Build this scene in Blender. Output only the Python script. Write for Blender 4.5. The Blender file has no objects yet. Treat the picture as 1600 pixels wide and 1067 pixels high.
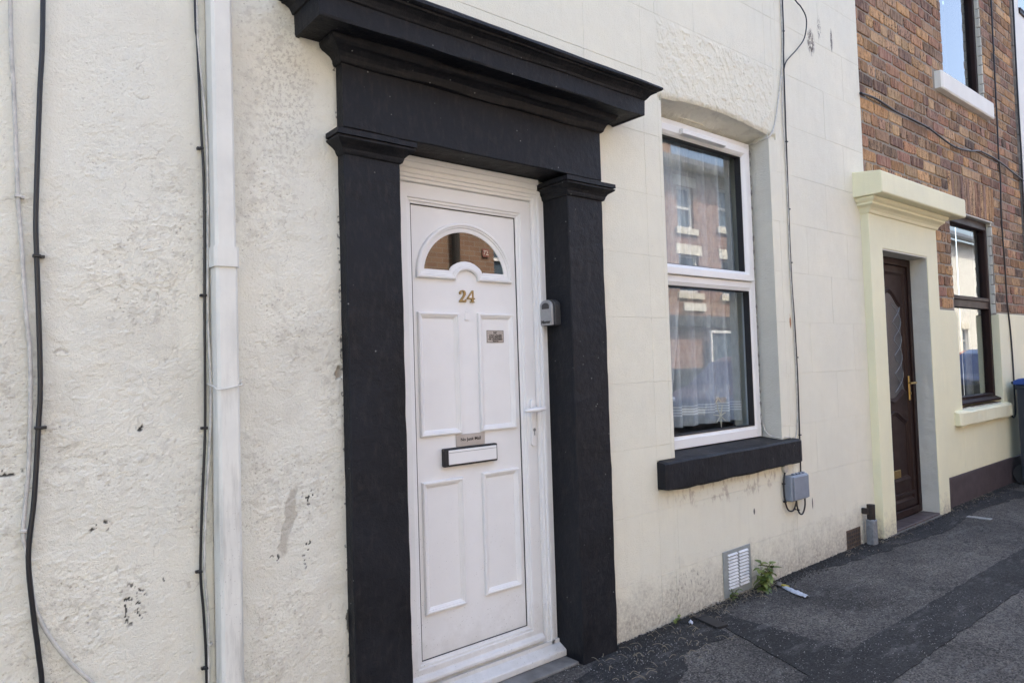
import bpy, bmesh, math, random
import numpy as np
from mathutils import Matrix, Vector

random.seed(7)
RNG = np.random.RandomState(11)
SC = bpy.context.scene
COL = SC.collection

# ------------------------------------------------------------------ camera
cd = bpy.data.cameras.new("camera")
cam = bpy.data.objects.new("camera", cd)
COL.objects.link(cam)
cd.sensor_width = 36.0
cd.lens = 24.75
cd.clip_start = 0.05
cd.clip_end = 500
_r = (0.76897038, -0.63849569, -0.03174608)
_u = (9.85546136e-04, -4.84747078e-02, 0.998823924)
_f = (0.63928365, 0.7680973, 0.03664635)
cam.matrix_world = Matrix(((_r[0], _u[0], -_f[0], 0.0),
                           (_r[1], _u[1], -_f[1], -2.2),
                           (_r[2], _u[2], -_f[2], 1.265),
                           (0, 0, 0, 1)))
SC.camera = cam

# ------------------------------------------------------------------ light
SUN_EL, SUN_AZ = math.radians(56), math.radians(18)      # sun stands behind the terrace: the fronts are in open shade
wd = bpy.data.worlds.new("World")
SC.world = wd
wd.use_nodes = True
nt = wd.node_tree
nt.nodes.clear()
sky = nt.nodes.new("ShaderNodeTexSky")
sky.sky_type = 'NISHITA'
sky.sun_disc = False
sky.sun_elevation = SUN_EL
sky.sun_rotation = SUN_AZ
sky.air_density = 1.0
sky.dust_density = 4.0
sky.ozone_density = 0.6
bg = nt.nodes.new("ShaderNodeBackground")
bg.inputs[1].default_value = 0.15
wo = nt.nodes.new("ShaderNodeOutputWorld")
nt.links.new(sky.outputs[0], bg.inputs[0])
nt.links.new(bg.outputs[0], wo.inputs[0])
sl = bpy.data.lights.new("sun", 'SUN')
sl.energy = 2.5
sl.angle = math.radians(0.53)
sl.color = (1.0, 0.95, 0.83)
so = bpy.data.objects.new("sun", sl)
COL.objects.link(so)
sd = Vector((math.sin(SUN_AZ) * math.cos(SUN_EL), math.cos(SUN_AZ) * math.cos(SUN_EL), math.sin(SUN_EL)))
so.rotation_euler = sd.to_track_quat('Z', 'Y').to_euler()
so.location = (0, 20, 30)
SC.view_settings.view_transform = 'Standard'
SC.view_settings.look = 'None'
SC.view_settings.gamma = 1.0
SC.view_settings.use_curve_mapping = False
SC.view_settings.exposure = 2.36

# ------------------------------------------------------------------ noise
def _hash(ix, iy, seed):
    h = (ix.astype(np.int64) * 374761393 + iy.astype(np.int64) * 668265263 + seed * 974711) & 0x7fffffff
    h = ((h ^ (h >> 13)) * 1274126177) & 0x7fffffff
    return ((h ^ (h >> 16)) & 0xffff) / 65535.0

def perlin(x, y, seed=0):
    ix, iy = np.floor(x), np.floor(y)
    fx, fy = x - ix, y - iy
    def g(a, b):
        t = _hash(ix + a, iy + b, seed) * 2 * math.pi
        return np.cos(t) * (fx - a) + np.sin(t) * (fy - b)
    sx, sy = fx * fx * fx * (fx * (fx * 6 - 15) + 10), fy * fy * fy * (fy * (fy * 6 - 15) + 10)
    return (g(0, 0) * (1 - sx) + g(1, 0) * sx) * (1 - sy) + (g(0, 1) * (1 - sx) + g(1, 1) * sx) * sy

def fbm(x, y, seed=0, octv=4, gain=0.5):
    s, a = 0, 1
    for k in range(octv):
        s = s + a * perlin(x * 2 ** k, y * 2 ** k, seed + k * 17)
        a *= gain
    return s

def sstep(a, b, v):
    t = np.clip((v - a) / (b - a), 0, 1)
    return t * t * (3 - 2 * t)

# ------------------------------------------------------------------ materials
class NT:
    def __init__(s, name):
        s.m = bpy.data.materials.new(name)
        s.m.use_nodes = True
        s.t = s.m.node_tree
        s.t.nodes.clear()
        s.out = s.n("ShaderNodeOutputMaterial")
    def n(s, typ, **kw):
        nd = s.t.nodes.new(typ)
        for k, v in kw.items():
            setattr(nd, k, v)
        return nd
    def put(s, sock, v):
        if v is None:
            return
        if hasattr(v, 'is_linked') or isinstance(v, bpy.types.NodeSocket):
            s.t.links.new(v, sock)
        else:
            if sock.type == 'RGBA' and len(v) == 3:
                v = (*v, 1)
            sock.default_value = v
    def pos(s):
        return s.n("ShaderNodeNewGeometry").outputs['Position']
    def noise(s, vec, scale, detail=3, rough=0.55, dist=0.0):
        nd = s.n("ShaderNodeTexNoise")
        s.put(nd.inputs['Vector'], vec)
        nd.inputs['Scale'].default_value = scale
        nd.inputs['Detail'].default_value = detail
        nd.inputs['Roughness'].default_value = rough
        nd.inputs['Distortion'].default_value = dist
        return nd.outputs['Fac']
    def scale(s, vec, sc):
        nd = s.n("ShaderNodeMapping")
        s.put(nd.inputs['Vector'], vec)
        nd.inputs['Scale'].default_value = sc
        return nd.outputs[0]
    def voro(s, vec, scale, feature='F1', out='Distance', rnd=1.0):
        nd = s.n("ShaderNodeTexVoronoi", feature=feature)
        s.put(nd.inputs['Vector'], vec)
        nd.inputs['Scale'].default_value = scale
        nd.inputs['Randomness'].default_value = rnd
        return nd.outputs[out]
    def ramp(s, fac, stops, interp='LINEAR'):
        nd = s.n("ShaderNodeValToRGB")
        cr = nd.color_ramp
        cr.interpolation = interp
        while len(cr.elements) < len(stops):
            cr.elements.new(0.5)
        for e, (p, c) in zip(cr.elements, stops):
            e.position = p
            e.color = (c, c, c, 1) if isinstance(c, (int, float)) else (*c, 1)
        s.put(nd.inputs[0], fac)
        return nd.outputs[0]
    def math(s, op, a, b=None, c=None):
        nd = s.n("ShaderNodeMath", operation=op)
        for i, v in enumerate((a, b, c)):
            if v is not None:
                s.put(nd.inputs[i], v)
        return nd.outputs[0]
    def rng(s, v, a, b, c=0.0, d=1.0):
        nd = s.n("ShaderNodeMapRange")
        s.put(nd.inputs[0], v)
        for i, q in enumerate((a, b, c, d)):
            nd.inputs[i + 1].default_value = q
        return nd.outputs[0]
    def mix(s, fac, a, b, blend='MIX'):
        nd = s.n("ShaderNodeMix", data_type='RGBA', blend_type=blend)
        s.put(nd.inputs[0], fac)
        s.put(nd.inputs[6], a)
        s.put(nd.inputs[7], b)
        return nd.outputs[2]
    def bump(s, h, strength=0.5, dist=0.002, nrm=None):
        nd = s.n("ShaderNodeBump")
        s.put(nd.inputs['Height'], h)
        nd.inputs['Strength'].default_value = strength
        nd.inputs['Distance'].default_value = dist
        if nrm is not None:
            s.put(nd.inputs['Normal'], nrm)
        return nd.outputs[0]
    def xyz(s, vec):
        nd = s.n("ShaderNodeSeparateXYZ")
        s.put(nd.inputs[0], vec)
        return nd.outputs
    def attr(s, name):
        return s.n("ShaderNodeAttribute", attribute_name=name)
    def bsdf(s, col, rough=0.6, nrm=None, metal=0.0, spec=0.5, **kw):
        b = s.n("ShaderNodeBsdfPrincipled")
        s.put(b.inputs['Base Color'], col)
        s.put(b.inputs['Roughness'], rough)
        s.put(b.inputs['Metallic'], metal)
        s.put(b.inputs['Specular IOR Level'], spec)
        if nrm is not None:
            s.put(b.inputs['Normal'], nrm)
        for k, v in kw.items():
            s.put(b.inputs[k], v)
        s.t.links.new(b.outputs[0], s.out.inputs[0])
        return s.m

def mat_render(name, base, dirtcol=(0.33, 0.30, 0.25), rough_amt=1.0, use_attr=False, dirt=1.0, splash=(0.05, 0.30), marks=()):
    s = NT(name)
    p = s.pos()
    big = s.noise(p, 1.7, 4, 0.6)
    med = s.noise(p, 9, 4, 0.6)
    fine = s.noise(p, 130, 3, 0.6)
    peel = s.noise(p, 340, 2, 0.5)
    c = s.mix(s.rng(big, 0.38, 0.66), tuple(v * f for v, f in zip(base, (0.93, 0.945, 0.97))), base)
    c = s.mix(s.rng(med, 0.35, 0.7, 0.0, 0.45 * dirt), c, tuple(v * 0.86 for v in base))
    # small dark pits and specks
    vd = s.voro(s.scale(p, (1, 1, 0.8)), 42)
    speck = s.math('MULTIPLY', s.rng(vd, 0.085, 0.045), s.rng(s.noise(p, 6, 3, 0.7), 0.52, 0.66))
    c = s.mix(s.math('MULTIPLY', speck, 0.65 * dirt), c, (0.22, 0.19, 0.15))
    # rain streaks
    st = s.noise(s.scale(p, (14, 14, 0.9)), 1.6, 4, 0.6)
    c = s.mix(s.rng(st, 0.56, 0.78, 0.0, 0.30 * dirt), c, tuple(v * 0.74 for v in base))
    # splash of mud at the foot of the wall, ragged
    z = s.xyz(p)[2]
    zz = s.math('ADD', z, s.math('MULTIPLY', s.math('SUBTRACT', s.noise(p, 11, 5, 0.7), 0.5), 0.42))
    sp = s.rng(zz, splash[1], splash[0], 0, 1)
    c = s.mix(s.math('MULTIPLY', sp, s.rng(s.noise(p, 55, 4, 0.7), 0.35, 0.62, 0.25, 0.95)), c, dirtcol)
    if use_attr:
        a = s.attr('dirt')
        c = s.mix(a.outputs['Fac'], c, (0.36, 0.325, 0.27))
        b = s.attr('black')
        c = s.mix(b.outputs['Fac'], c, (0.045, 0.045, 0.04))
    for (bx, bz, rx, rz, col, th, sc_) in marks:
        px, py, pz = s.xyz(p)
        r2 = s.math('ADD', s.math('POWER', s.math('DIVIDE', s.math('SUBTRACT', px, bx), rx), 2.0), s.math('POWER', s.math('DIVIDE', s.math('SUBTRACT', pz, bz), rz), 2.0))
        mk = s.math('MULTIPLY', s.rng(r2, 1.0, 0.35), s.rng(s.noise(s.scale(p, (1.5, 1, 0.7)), sc_, 4, 0.7), th - 0.04, th + 0.05))
        c = s.mix(mk, c, col)
    h = s.math('ADD', s.math('MULTIPLY', fine, 0.7), s.math('MULTIPLY', peel, 0.5))
    h = s.math('ADD', h, s.math('MULTIPLY', med, 1.5))
    h = s.math('SUBTRACT', h, speck)
    return s.bsdf(c, 0.62, s.bump(h, 0.75 * rough_amt, 0.005), spec=0.35)

def mat_black(name):
    s = NT(name)
    p = s.pos()
    n1 = s.noise(p, 5, 4, 0.6)
    c = s.mix(s.rng(n1, 0.35, 0.7), (0.0080, 0.0088, 0.0115), (0.0145, 0.0158, 0.020))
    vd = s.voro(p, 26)
    speck = s.math('MULTIPLY', s.rng(vd, 0.085, 0.06), s.rng(s.noise(p, 9, 2), 0.50, 0.56))
    c = s.mix(s.math('MULTIPLY', speck, 0.6), c, (0.3, 0.3, 0.29))
    dust = s.noise(s.scale(p, (3, 3, 1.0)), 14, 5, 0.7)
    c = s.mix(s.rng(dust, 0.50, 0.78, 0, 0.55), c, (0.040, 0.036, 0.035))
    h = s.math('ADD', s.math('MULTIPLY', s.noise(p, 24, 4, 0.6), 1.6), s.math('MULTIPLY', s.noise(p, 180, 3, 0.6), 0.4))
    return s.bsdf(c, s.rng(n1, 0.3, 0.7, 0.48, 0.66), s.bump(h, 0.6, 0.005), spec=0.24)

def mat_plastic(name, col, rough=0.32, dirt=0.25, dirtz=None, bump=0.0, spec=0.5):
    s = NT(name)
    p = s.pos()
    n = s.noise(p, 7, 4, 0.6)
    c = s.mix(s.rng(n, 0.4, 0.75, 0, dirt), col, tuple(v * 0.8 for v in col))
    vd = s.voro(p, 95)
    m = s.math('MULTIPLY', s.rng(vd, 0.10, 0.05), s.rng(s.noise(p, 11, 3, 0.7), 0.52, 0.62))
    if dirtz:
        z = s.xyz(p)[2]
        m = s.math('MULTIPLY', s.math('MULTIPLY', s.rng(vd, 0.17, 0.09), s.rng(s.noise(p, 11, 3, 0.7), 0.46, 0.58)), s.rng(z, dirtz, dirtz * 0.15, 0.10, 1.0))
        zz = s.math('ADD', z, s.math('MULTIPLY', s.math('SUBTRACT', s.noise(p, 16, 4, 0.7), 0.5), 0.3))
        c = s.mix(s.rng(zz, 0.26, 0.02, 0, 0.55), c, (0.42, 0.40, 0.36))
    c = s.mix(s.math('MULTIPLY', m, 0.8), c, (0.13, 0.11, 0.085))
    if bump:
        st = s.noise(s.scale(p, (9, 9, 1.1)), 3.0, 5, 0.65)
        c = s.mix(s.math('MULTIPLY', s.rng(st, 0.46, 0.66, 0, 0.75), s.rng(s.xyz(p)[2], 1.5, 0.9, 0.12, 1.0)), c, (0.42, 0.41, 0.37))
    nrm = s.bump(s.noise(p, 60, 3), bump, 0.002) if bump else None
    return s.bsdf(c, s.rng(n, 0.3, 0.7, rough, rough + 0.15), nrm, spec=spec)

def mat_plain(name, col, rough=0.5, metal=0.0, var=0.25, scale=20, spec=0.5, bump=0.15):
    s = NT(name)
    p = s.pos()
    n = s.noise(p, scale, 4, 0.65)
    c = s.mix(s.rng(n, 0.35, 0.7), col, tuple(v * (1 - var) for v in col))
    return s.bsdf(c, rough, s.bump(s.noise(p, scale * 6, 3), bump, 0.002), metal=metal, spec=spec)

BRICK_STOPS = [(0.0, (0.42, 0.22, 0.095)), (0.12, (0.50, 0.31, 0.15)), (0.24, (0.33, 0.15, 0.085)), (0.34, (0.24, 0.15, 0.10)),
               (0.46, (0.54, 0.36, 0.19)), (0.56, (0.27, 0.13, 0.095)), (0.66, (0.13, 0.088, 0.070)), (0.74, (0.46, 0.26, 0.11)),
               (0.82, (0.30, 0.20, 0.13)), (0.91, (0.21, 0.11, 0.095)), (1.0, (0.47, 0.30, 0.17))]

def mat_brick(name, island=False):
    s = NT(name)
    p = s.pos()
    if island:
        r = s.n("ShaderNodeNewGeometry").outputs['Random Per Island']
    else:
        r = s.n("ShaderNodeObjectInfo").outputs['Random']
    base = s.ramp(r, BRICK_STOPS)
    base = s.mix(1.0, base, s.ramp(s.math('FRACT', s.math('MULTIPLY', r, 13.7)), [(0, 0.58), (1, 1.45)]), 'MULTIPLY')
    # per brick offset for the grain so that no two carry the same marks
    off = s.n("ShaderNodeVectorMath", operation='ADD')
    s.put(off.inputs[0], p)
    cmb = s.n("ShaderNodeCombineXYZ")
    s.put(cmb.inputs[0], s.math('MULTIPLY', r, 31.0))
    s.put(cmb.inputs[1], s.math('MULTIPLY', r, 17.0))
    s.put(cmb.inputs[2], s.math('MULTIPLY', r, 43.0))
    s.put(off.inputs[1], cmb.outputs[0])
    q = off.outputs[0]
    drag = s.noise(s.scale(q, (1.0, 1.0, 0.16)), 60, 4, 0.65)      # upright drag marks of pressed wire-cut faces
    lump = s.noise(q, 26, 4, 0.7)
    c = s.mix(s.rng(lump, 0.40, 0.62, 0, 0.9), base, s.mix(0.5, base, (0.16, 0.095, 0.06)))
    c = s.mix(s.rng(drag, 0.50, 0.62, 0, 0.75), c, s.mix(0.45, base, (0.58, 0.42, 0.28)))
    soot = s.math('MULTIPLY', s.rng(s.math('ADD', s.math('MULTIPLY', drag, 0.6), s.math('MULTIPLY', s.noise(q, 75, 3, 0.7), 0.5)), 0.525, 0.47), s.rng(s.math('FRACT', s.math('MULTIPLY', r, 7.31)), 0.05, 0.8, 0.25, 1.0))
    c = s.mix(soot, c, (0.05, 0.038, 0.032))
    grey = s.rng(s.noise(p, 2.4, 4, 0.6), 0.48, 0.72, 0, 0.22)
    c = s.mix(grey, c, (0.20, 0.16, 0.13))
    h = s.math('ADD', s.math('MULTIPLY', drag, 1.2), s.math('MULTIPLY', lump, 1.0))
    return s.bsdf(c, 0.85, s.bump(h, 0.85, 0.007), spec=0.2)

def mat_mortar():
    s = NT("mortar")
    p = s.pos()
    c = s.mix(s.noise(p, 14, 4, 0.7), (0.22, 0.195, 0.16), (0.37, 0.335, 0.285))
    return s.bsdf(c, 0.9, s.bump(s.noise(p, 160, 4, 0.7), 0.7, 0.004), spec=0.2)

def mat_asphalt(name, c0, c1, rough=0.8, coarse=1.0):
    s = NT(name)
    p = s.pos()
    big = s.noise(p, 1.3, 5, 0.65)
    c = s.mix(s.rng(big, 0.36, 0.66), c0, c1)
    v = s.n("ShaderNodeTexVoronoi")
    s.put(v.inputs['Vector'], p)
    v.inputs['Scale'].default_value = 150 / coarse
    grain = s.xyz(v.outputs['Color'])[0]
    c = s.mix(s.rng(grain, 0.15, 0.95, 0.0, 1.0), s.mix(0.7, c, (0.006, 0.006, 0.007)), s.mix(1.0, c, (1.75, 1.7, 1.65), 'MULTIPLY'))
    c = s.mix(s.math('MULTIPLY', s.rng(grain, 0.95, 0.99), 0.35), c, (0.20, 0.195, 0.185))
    # pale scuffs and dried streaks running along the footway
    sc = s.noise(s.scale(p, (0.7, 2.4, 1)), 5.5, 6, 0.7)
    c = s.mix(s.rng(sc, 0.54, 0.76, 0, 0.6), c, (0.20, 0.195, 0.185))
    blot = s.noise(p, 7, 6, 0.75, 0.6)
    c = s.mix(s.rng(blot, 0.56, 0.72, 0, 0.65), c, (0.018, 0.018, 0.018))
    gum = s.math('MULTIPLY', s.rng(s.voro(p, 3.1), 0.055, 0.045), 0.55)
    c = s.mix(gum, c, (0.15, 0.15, 0.145))
    crk = s.math('ABSOLUTE', s.math('SUBTRACT', s.noise(p, 1.9, 5, 0.6, 0.4), 0.5))
    c = s.mix(s.math('MULTIPLY', s.rng(crk, 0.006, 0.002), 0.7), c, (0.010, 0.010, 0.010))
    # soil washed to the foot of the wall, ragged
    y = s.xyz(p)[1]
    yy = s.math('ADD', y, s.math('MULTIPLY', s.math('SUBTRACT', s.noise(p, 13, 5, 0.7), 0.5), 0.22))
    c = s.mix(s.rng(yy, -0.10, 0.01, 0, 0.7), c, (0.022, 0.021, 0.018))
    wet = s.noise(p, 2.3, 3)
    h = s.math('ADD', s.math('MULTIPLY', s.rng(v.outputs['Distance'], 0.0, 0.8, 1, 0), 1.0), s.math('MULTIPLY', s.noise(p, 30, 4), 1.2))
    return s.bsdf(c, s.rng(wet, 0.3, 0.7, rough - 0.12, rough + 0.1), s.bump(h, 0.9, 0.006), spec=0.45)

def mat_glass(name, tint=(0.92, 0.95, 0.94), ior=1.75, wob=0.0, base=0.0):
    s = NT(name)
    p = s.pos()
    tr = s.n("ShaderNodeBsdfTransparent")
    s.put(tr.inputs[0], tint)
    gl = s.n("ShaderNodeBsdfGlossy")
    gl.inputs['Roughness'].default_value = 0.0
    if wob:
        nrm = s.bump(s.noise(s.scale(p, (1, 1, 0.5)), 2.2, 1), wob, 0.004)
        s.put(gl.inputs['Normal'], nrm)
    fr = s.n("ShaderNodeFresnel")
    fr.inputs[0].default_value = ior
    fac = s.math('ADD', fr.outputs[0], base)
    bf = s.n("ShaderNodeNewGeometry").outputs['Backfacing']
    fac = s.math('MULTIPLY', fac, s.math('SUBTRACT', 1.0, bf))
    fac = s.math('MINIMUM', fac, 1.0)
    mx = s.n("ShaderNodeMixShader")
    s.put(mx.inputs[0], fac)
    s.t.links.new(tr.outputs[0], mx.inputs[1])
    s.t.links.new(gl.outputs[0], mx.inputs[2])
    s.t.links.new(mx.outputs[0], s.out.inputs[0])
    return s.m

def mat_net():
    s = NT("net_fabric")
    p = s.pos()
    b = s.n("ShaderNodeBsdfPrincipled")
    s.put(b.inputs['Base Color'], (0.88, 0.89, 0.90))
    b.inputs['Roughness'].default_value = 0.9
    tr = s.n("ShaderNodeBsdfTransparent")
    x, y, z = s.xyz(p)
    # woven spiral squares and hem bands are thicker cloth
    hem = s.rng(s.math('ABSOLUTE', s.math('SUBTRACT', z, 0.99)), 0.035, 0.03)
    lines = s.rng(s.math('FRACT', s.math('MULTIPLY', z, 65.0)), 0.45, 0.55)
    hem = s.math('MULTIPLY', hem, lines)
    weave = s.noise(s.scale(p, (1, 1, 0.3)), 60, 2)
    fac = s.math('ADD', s.rng(weave, 0.3, 0.7, 0.46, 0.58), s.math('MULTIPLY', hem, 0.35))
    mx = s.n("ShaderNodeMixShader")
    s.put(mx.inputs[0], fac)
    s.t.links.new(tr.outputs[0], mx.inputs[1])
    s.t.links.new(b.outputs[0], mx.inputs[2])
    s.t.links.new(mx.outputs[0], s.out.inputs[0])
    return s.m

def mat_farbrick(name, c1, c2, mort):
    s = NT(name)
    p = s.pos()
    x, y, z = s.xyz(p)
    cmb = s.n("ShaderNodeCombineXYZ")
    s.put(cmb.inputs[0], s.math('ADD', x, y))
    s.put(cmb.inputs[1], z)
    b = s.n("ShaderNodeTexBrick")
    s.put(b.inputs['Vector'], cmb.outputs[0])
    s.put(b.inputs['Color1'], c1)
    s.put(b.inputs['Color2'], c2)
    s.put(b.inputs['Mortar'], mort)
    b.inputs['Scale'].default_value = 1.0
    b.inputs['Brick Width'].default_value = 0.253
    b.inputs['Row Height'].default_value = 0.0935
    b.inputs['Mortar Size'].default_value = 0.007
    c = s.mix(s.rng(s.noise(p, 1.5, 4), 0.4, 0.7, 0, 0.35), b.outputs['Color'], (0.12, 0.08, 0.06))
    return s.bsdf(c, 0.85, spec=0.2)

M = {}
M['render'] = mat_render("smooth_cream_render", (0.80, 0.765, 0.625), rough_amt=0.9, dirt=0.8, splash=(0.03, 0.27),
    marks=[(4.46, 3.33, 0.055, 0.10, (0.13, 0.105, 0.085), 0.48, 45), (4.58, 3.46, 0.03, 0.09, (0.16, 0.14, 0.12), 0.53, 60), (4.75, 3.42, 0.018, 0.09, (0.14, 0.12, 0.10), 0.46, 50),
           (4.035, 1.49, 0.012, 0.05, (0.34, 0.15, 0.05), 0.42, 30), (3.55, 0.42, 0.010, 0.02, (0.1, 0.09, 0.08), 0.2, 30), (4.20, 0.37, 0.008, 0.04, (0.1, 0.09, 0.08), 0.3, 30),
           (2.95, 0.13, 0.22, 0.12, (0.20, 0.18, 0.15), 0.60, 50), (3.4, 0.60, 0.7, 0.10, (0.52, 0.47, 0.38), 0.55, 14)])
M['rough'] = mat_render("rough_white_render", (0.79, 0.765, 0.655), rough_amt=1.0, use_attr=True, dirt=0.9, splash=(-0.2, 0.05))
M['roughplain'] = mat_render("rough_white_render_plain", (0.79, 0.765, 0.655), rough_amt=2.0)
M['cream'] = mat_render("pale_yellow_masonry_paint", (0.825, 0.785, 0.545), rough_amt=0.6, dirt=0.5, splash=(-0.02, 0.16))
M['reveal'] = mat_render("shade_greyed_masonry_paint", (0.70, 0.675, 0.58), rough_amt=1.6, dirt=1.0, splash=(-1, -0.8))  # wall paint greyed: the shade on jambs and soffits is put into the colour
M['black'] = mat_black("black_masonry_paint")
M['upvc'] = mat_plastic("white_upvc", (0.815, 0.815, 0.805), 0.30, 0.22, dirtz=0.9)
M['upvcwin'] = mat_plastic("white_window_upvc", (0.81, 0.81, 0.79), 0.30, 0.2)
M['gasket'] = mat_plain("black_rubber_gasket", (0.02, 0.02, 0.022), 0.6)
M['pipe'] = mat_plastic("painted_pipe", (0.745, 0.735, 0.675), 0.45, 0.5, dirtz=1.6, bump=0.25)
M['cableblack'] = mat_plain("black_cable_sheath", (0.014, 0.015, 0.018), 0.4, var=0.3, scale=60)
M['cablewhite'] = mat_plain("painted_white_cable", (0.62, 0.60, 0.55), 0.55, var=0.4, scale=30)
M['cablegrey'] = mat_plain("grey_cable_sheath", (0.28, 0.28, 0.28), 0.5)
M['brick'] = mat_brick("brown_brick")
M['brickstuff'] = mat_brick("brown_brick_far", True)
M['mortar'] = mat_mortar()
M['pave'] = mat_asphalt("worn_footway_asphalt", (0.040, 0.038, 0.036), (0.120, 0.112, 0.101))
M['patch'] = mat_asphalt("dark_patch_asphalt", (0.013, 0.0135, 0.0145), (0.021, 0.0215, 0.0225), 0.8, 1.0)
M['road'] = mat_asphalt("road_asphalt", (0.07, 0.07, 0.07), (0.10, 0.10, 0.098))
M['kerb'] = mat_plain("kerb_concrete", (0.36, 0.35, 0.33), 0.8, var=0.35)
M['step'] = mat_plain("step_concrete", (0.19, 0.185, 0.175), 0.8, var=0.45, scale=12, bump=0.5)
M['tile'] = mat_plain("brown_step_tile", (0.10, 0.075, 0.07), 0.5, var=0.4)
M['brown'] = mat_plastic("brown_upvc", (0.019, 0.008, 0.0065), 0.42, 0.3, spec=0.22)
M['plinth'] = mat_plain("brown_plinth_paint", (0.075, 0.058, 0.062), 0.6, var=0.4, scale=9, bump=0.5)
M['brass'] = mat_plain("polished_brass", (0.38, 0.29, 0.14), 0.36, 1.0, var=0.25, scale=70, bump=0.0)
M['brassold'] = mat_plain("aged_brass", (0.55, 0.38, 0.13), 0.32, 1.0, var=0.3, scale=40, bump=0.0)
M['silver'] = mat_plain("brushed_silver_plate", (0.52, 0.51, 0.50), 0.42, 0.6, var=0.1)
M['steel'] = mat_plain("galvanised_grey", (0.34, 0.36, 0.36), 0.5, 0.4, var=0.3)
M['greymetal'] = mat_plain("grey_green_painted_metal", (0.30, 0.325, 0.315), 0.5, var=0.25, scale=18)
M['louvre'] = mat_plain("white_louvre_paint", (0.72, 0.73, 0.73), 0.5, var=0.3)
M['ink'] = mat_plain("black_print", (0.02, 0.02, 0.02), 0.5)
M['boxgrey'] = mat_plain("grey_box_plastic", (0.235, 0.265, 0.31), 0.45, var=0.15)
M['lockgrey'] = mat_plain("grey_cast_metal", (0.40, 0.40, 0.40), 0.42, 0.3, var=0.2)
M['lockdark'] = mat_plain("dark_grey_rubber", (0.05, 0.05, 0.052), 0.55)
M['terracotta'] = mat_plain("old_airbrick_clay", (0.13, 0.095, 0.07), 0.85, var=0.5, scale=40)
M['lead'] = mat_plain("grey_pipe_metal", (0.27, 0.29, 0.31), 0.5, 0.3, var=0.4, scale=40)
M['rust'] = mat_plain("rusty_black_iron", (0.035, 0.026, 0.02), 0.8, var=0.5, scale=40, bump=0.5)
M['iron'] = mat_plain("black_cast_iron", (0.018, 0.018, 0.019), 0.6, 0.0, var=0.4, bump=0.5)
M['soil'] = mat_plain("dark_grit", (0.045, 0.042, 0.038), 0.9, var=0.6, scale=90)
M['chip'] = mat_plain("pale_stone_chip", (0.24, 0.235, 0.225), 0.8, var=0.4, scale=60)
M['dry'] = mat_plain("dry_straw", (0.27, 0.23, 0.165), 0.8, var=0.4)
M['leaf'] = mat_plain("weed_leaf_green", (0.11, 0.165, 0.035), 0.5, var=0.5, scale=30)
M['leafpale'] = mat_plain("weed_leaf_pale", (0.20, 0.25, 0.06), 0.5, var=0.4, scale=30)
M['stem'] = mat_plain("weed_stem", (0.09, 0.10, 0.035), 0.6)
M['paper'] = mat_plain("blue_white_litter_film", (0.62, 0.66, 0.74), 0.35, var=0.3, scale=50)
M['yellow'] = mat_plain("yellow_litter_print", (0.55, 0.45, 0.06), 0.4)
M['glass'] = mat_glass("window_glass", (0.92, 0.95, 0.96), 2.05, 0.0, 0.03)
M['glassup'] = mat_glass("sky_glass", (0.55, 0.6, 0.6), 2.2, 0.0, 0.12)
M['glassdoor'] = mat_glass("fanlight_glass", (0.62, 0.62, 0.58), 2.0, 0.0, 0.08)
M['glassfar'] = mat_plain("far_window_glass", (0.10, 0.14, 0.18), 0.08, 0.0, spec=0.9, bump=0.0)
M['net'] = mat_net()
M['star'] = mat_plain("pale_straw", (0.80, 0.74, 0.58), 0.5)
M['room'] = mat_plain("room_wall_paint", (0.30, 0.29, 0.27), 0.9)
M['curtainbeige'] = mat_plain("beige_blind_fabric", (0.55, 0.52, 0.45), 0.9)
M['binbody'] = mat_plastic("dark_bin_plastic", (0.018, 0.024, 0.034), 0.45, 0.3)
M['binlid'] = mat_plastic("blue_bin_plastic", (0.025, 0.075, 0.30), 0.4, 0.2)
M['rubber'] = mat_plain("tyre_rubber", (0.02, 0.02, 0.02), 0.8)
M['slate'] = mat_plain("roof_slate", (0.09, 0.10, 0.115), 0.6, var=0.4, scale=6)
M['farwhite'] = mat_plain("far_white_render", (0.80, 0.79, 0.72), 0.7, var=0.08, scale=2)
M['farcream'] = mat_plain("far_cream_paint", (0.78, 0.74, 0.62), 0.7, var=0.1, scale=2)
M['fardark'] = mat_plain("far_dark_paint", (0.05, 0.06, 0.07), 0.5, var=0.1)
M['farbrick'] = mat_farbrick("far_red_brown_brick", (0.37, 0.215, 0.155), (0.25, 0.145, 0.105), (0.38, 0.31, 0.27))
M['farbrick2'] = mat_farbrick("far_buff_brown_brick", (0.30, 0.18, 0.11), (0.24, 0.13, 0.08), (0.28, 0.25, 0.21))
M['redplaque'] = mat_plain("red_plaque", (0.30, 0.10, 0.07), 0.5)
def mat_car(name, col):
    s = NT(name)
    return s.bsdf(col, 0.3, metal=0.35, **{'Coat Weight': 1.0, 'Coat Roughness': 0.04})
M['carblue'] = mat_car("blue_car_paint", (0.010, 0.045, 0.17))
M['carred'] = mat_car("red_car_paint", (0.50, 0.02, 0.025))
M['chrome'] = mat_plain("chrome", (0.7, 0.7, 0.7), 0.12, 1.0, var=0.0, bump=0.0)

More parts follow.
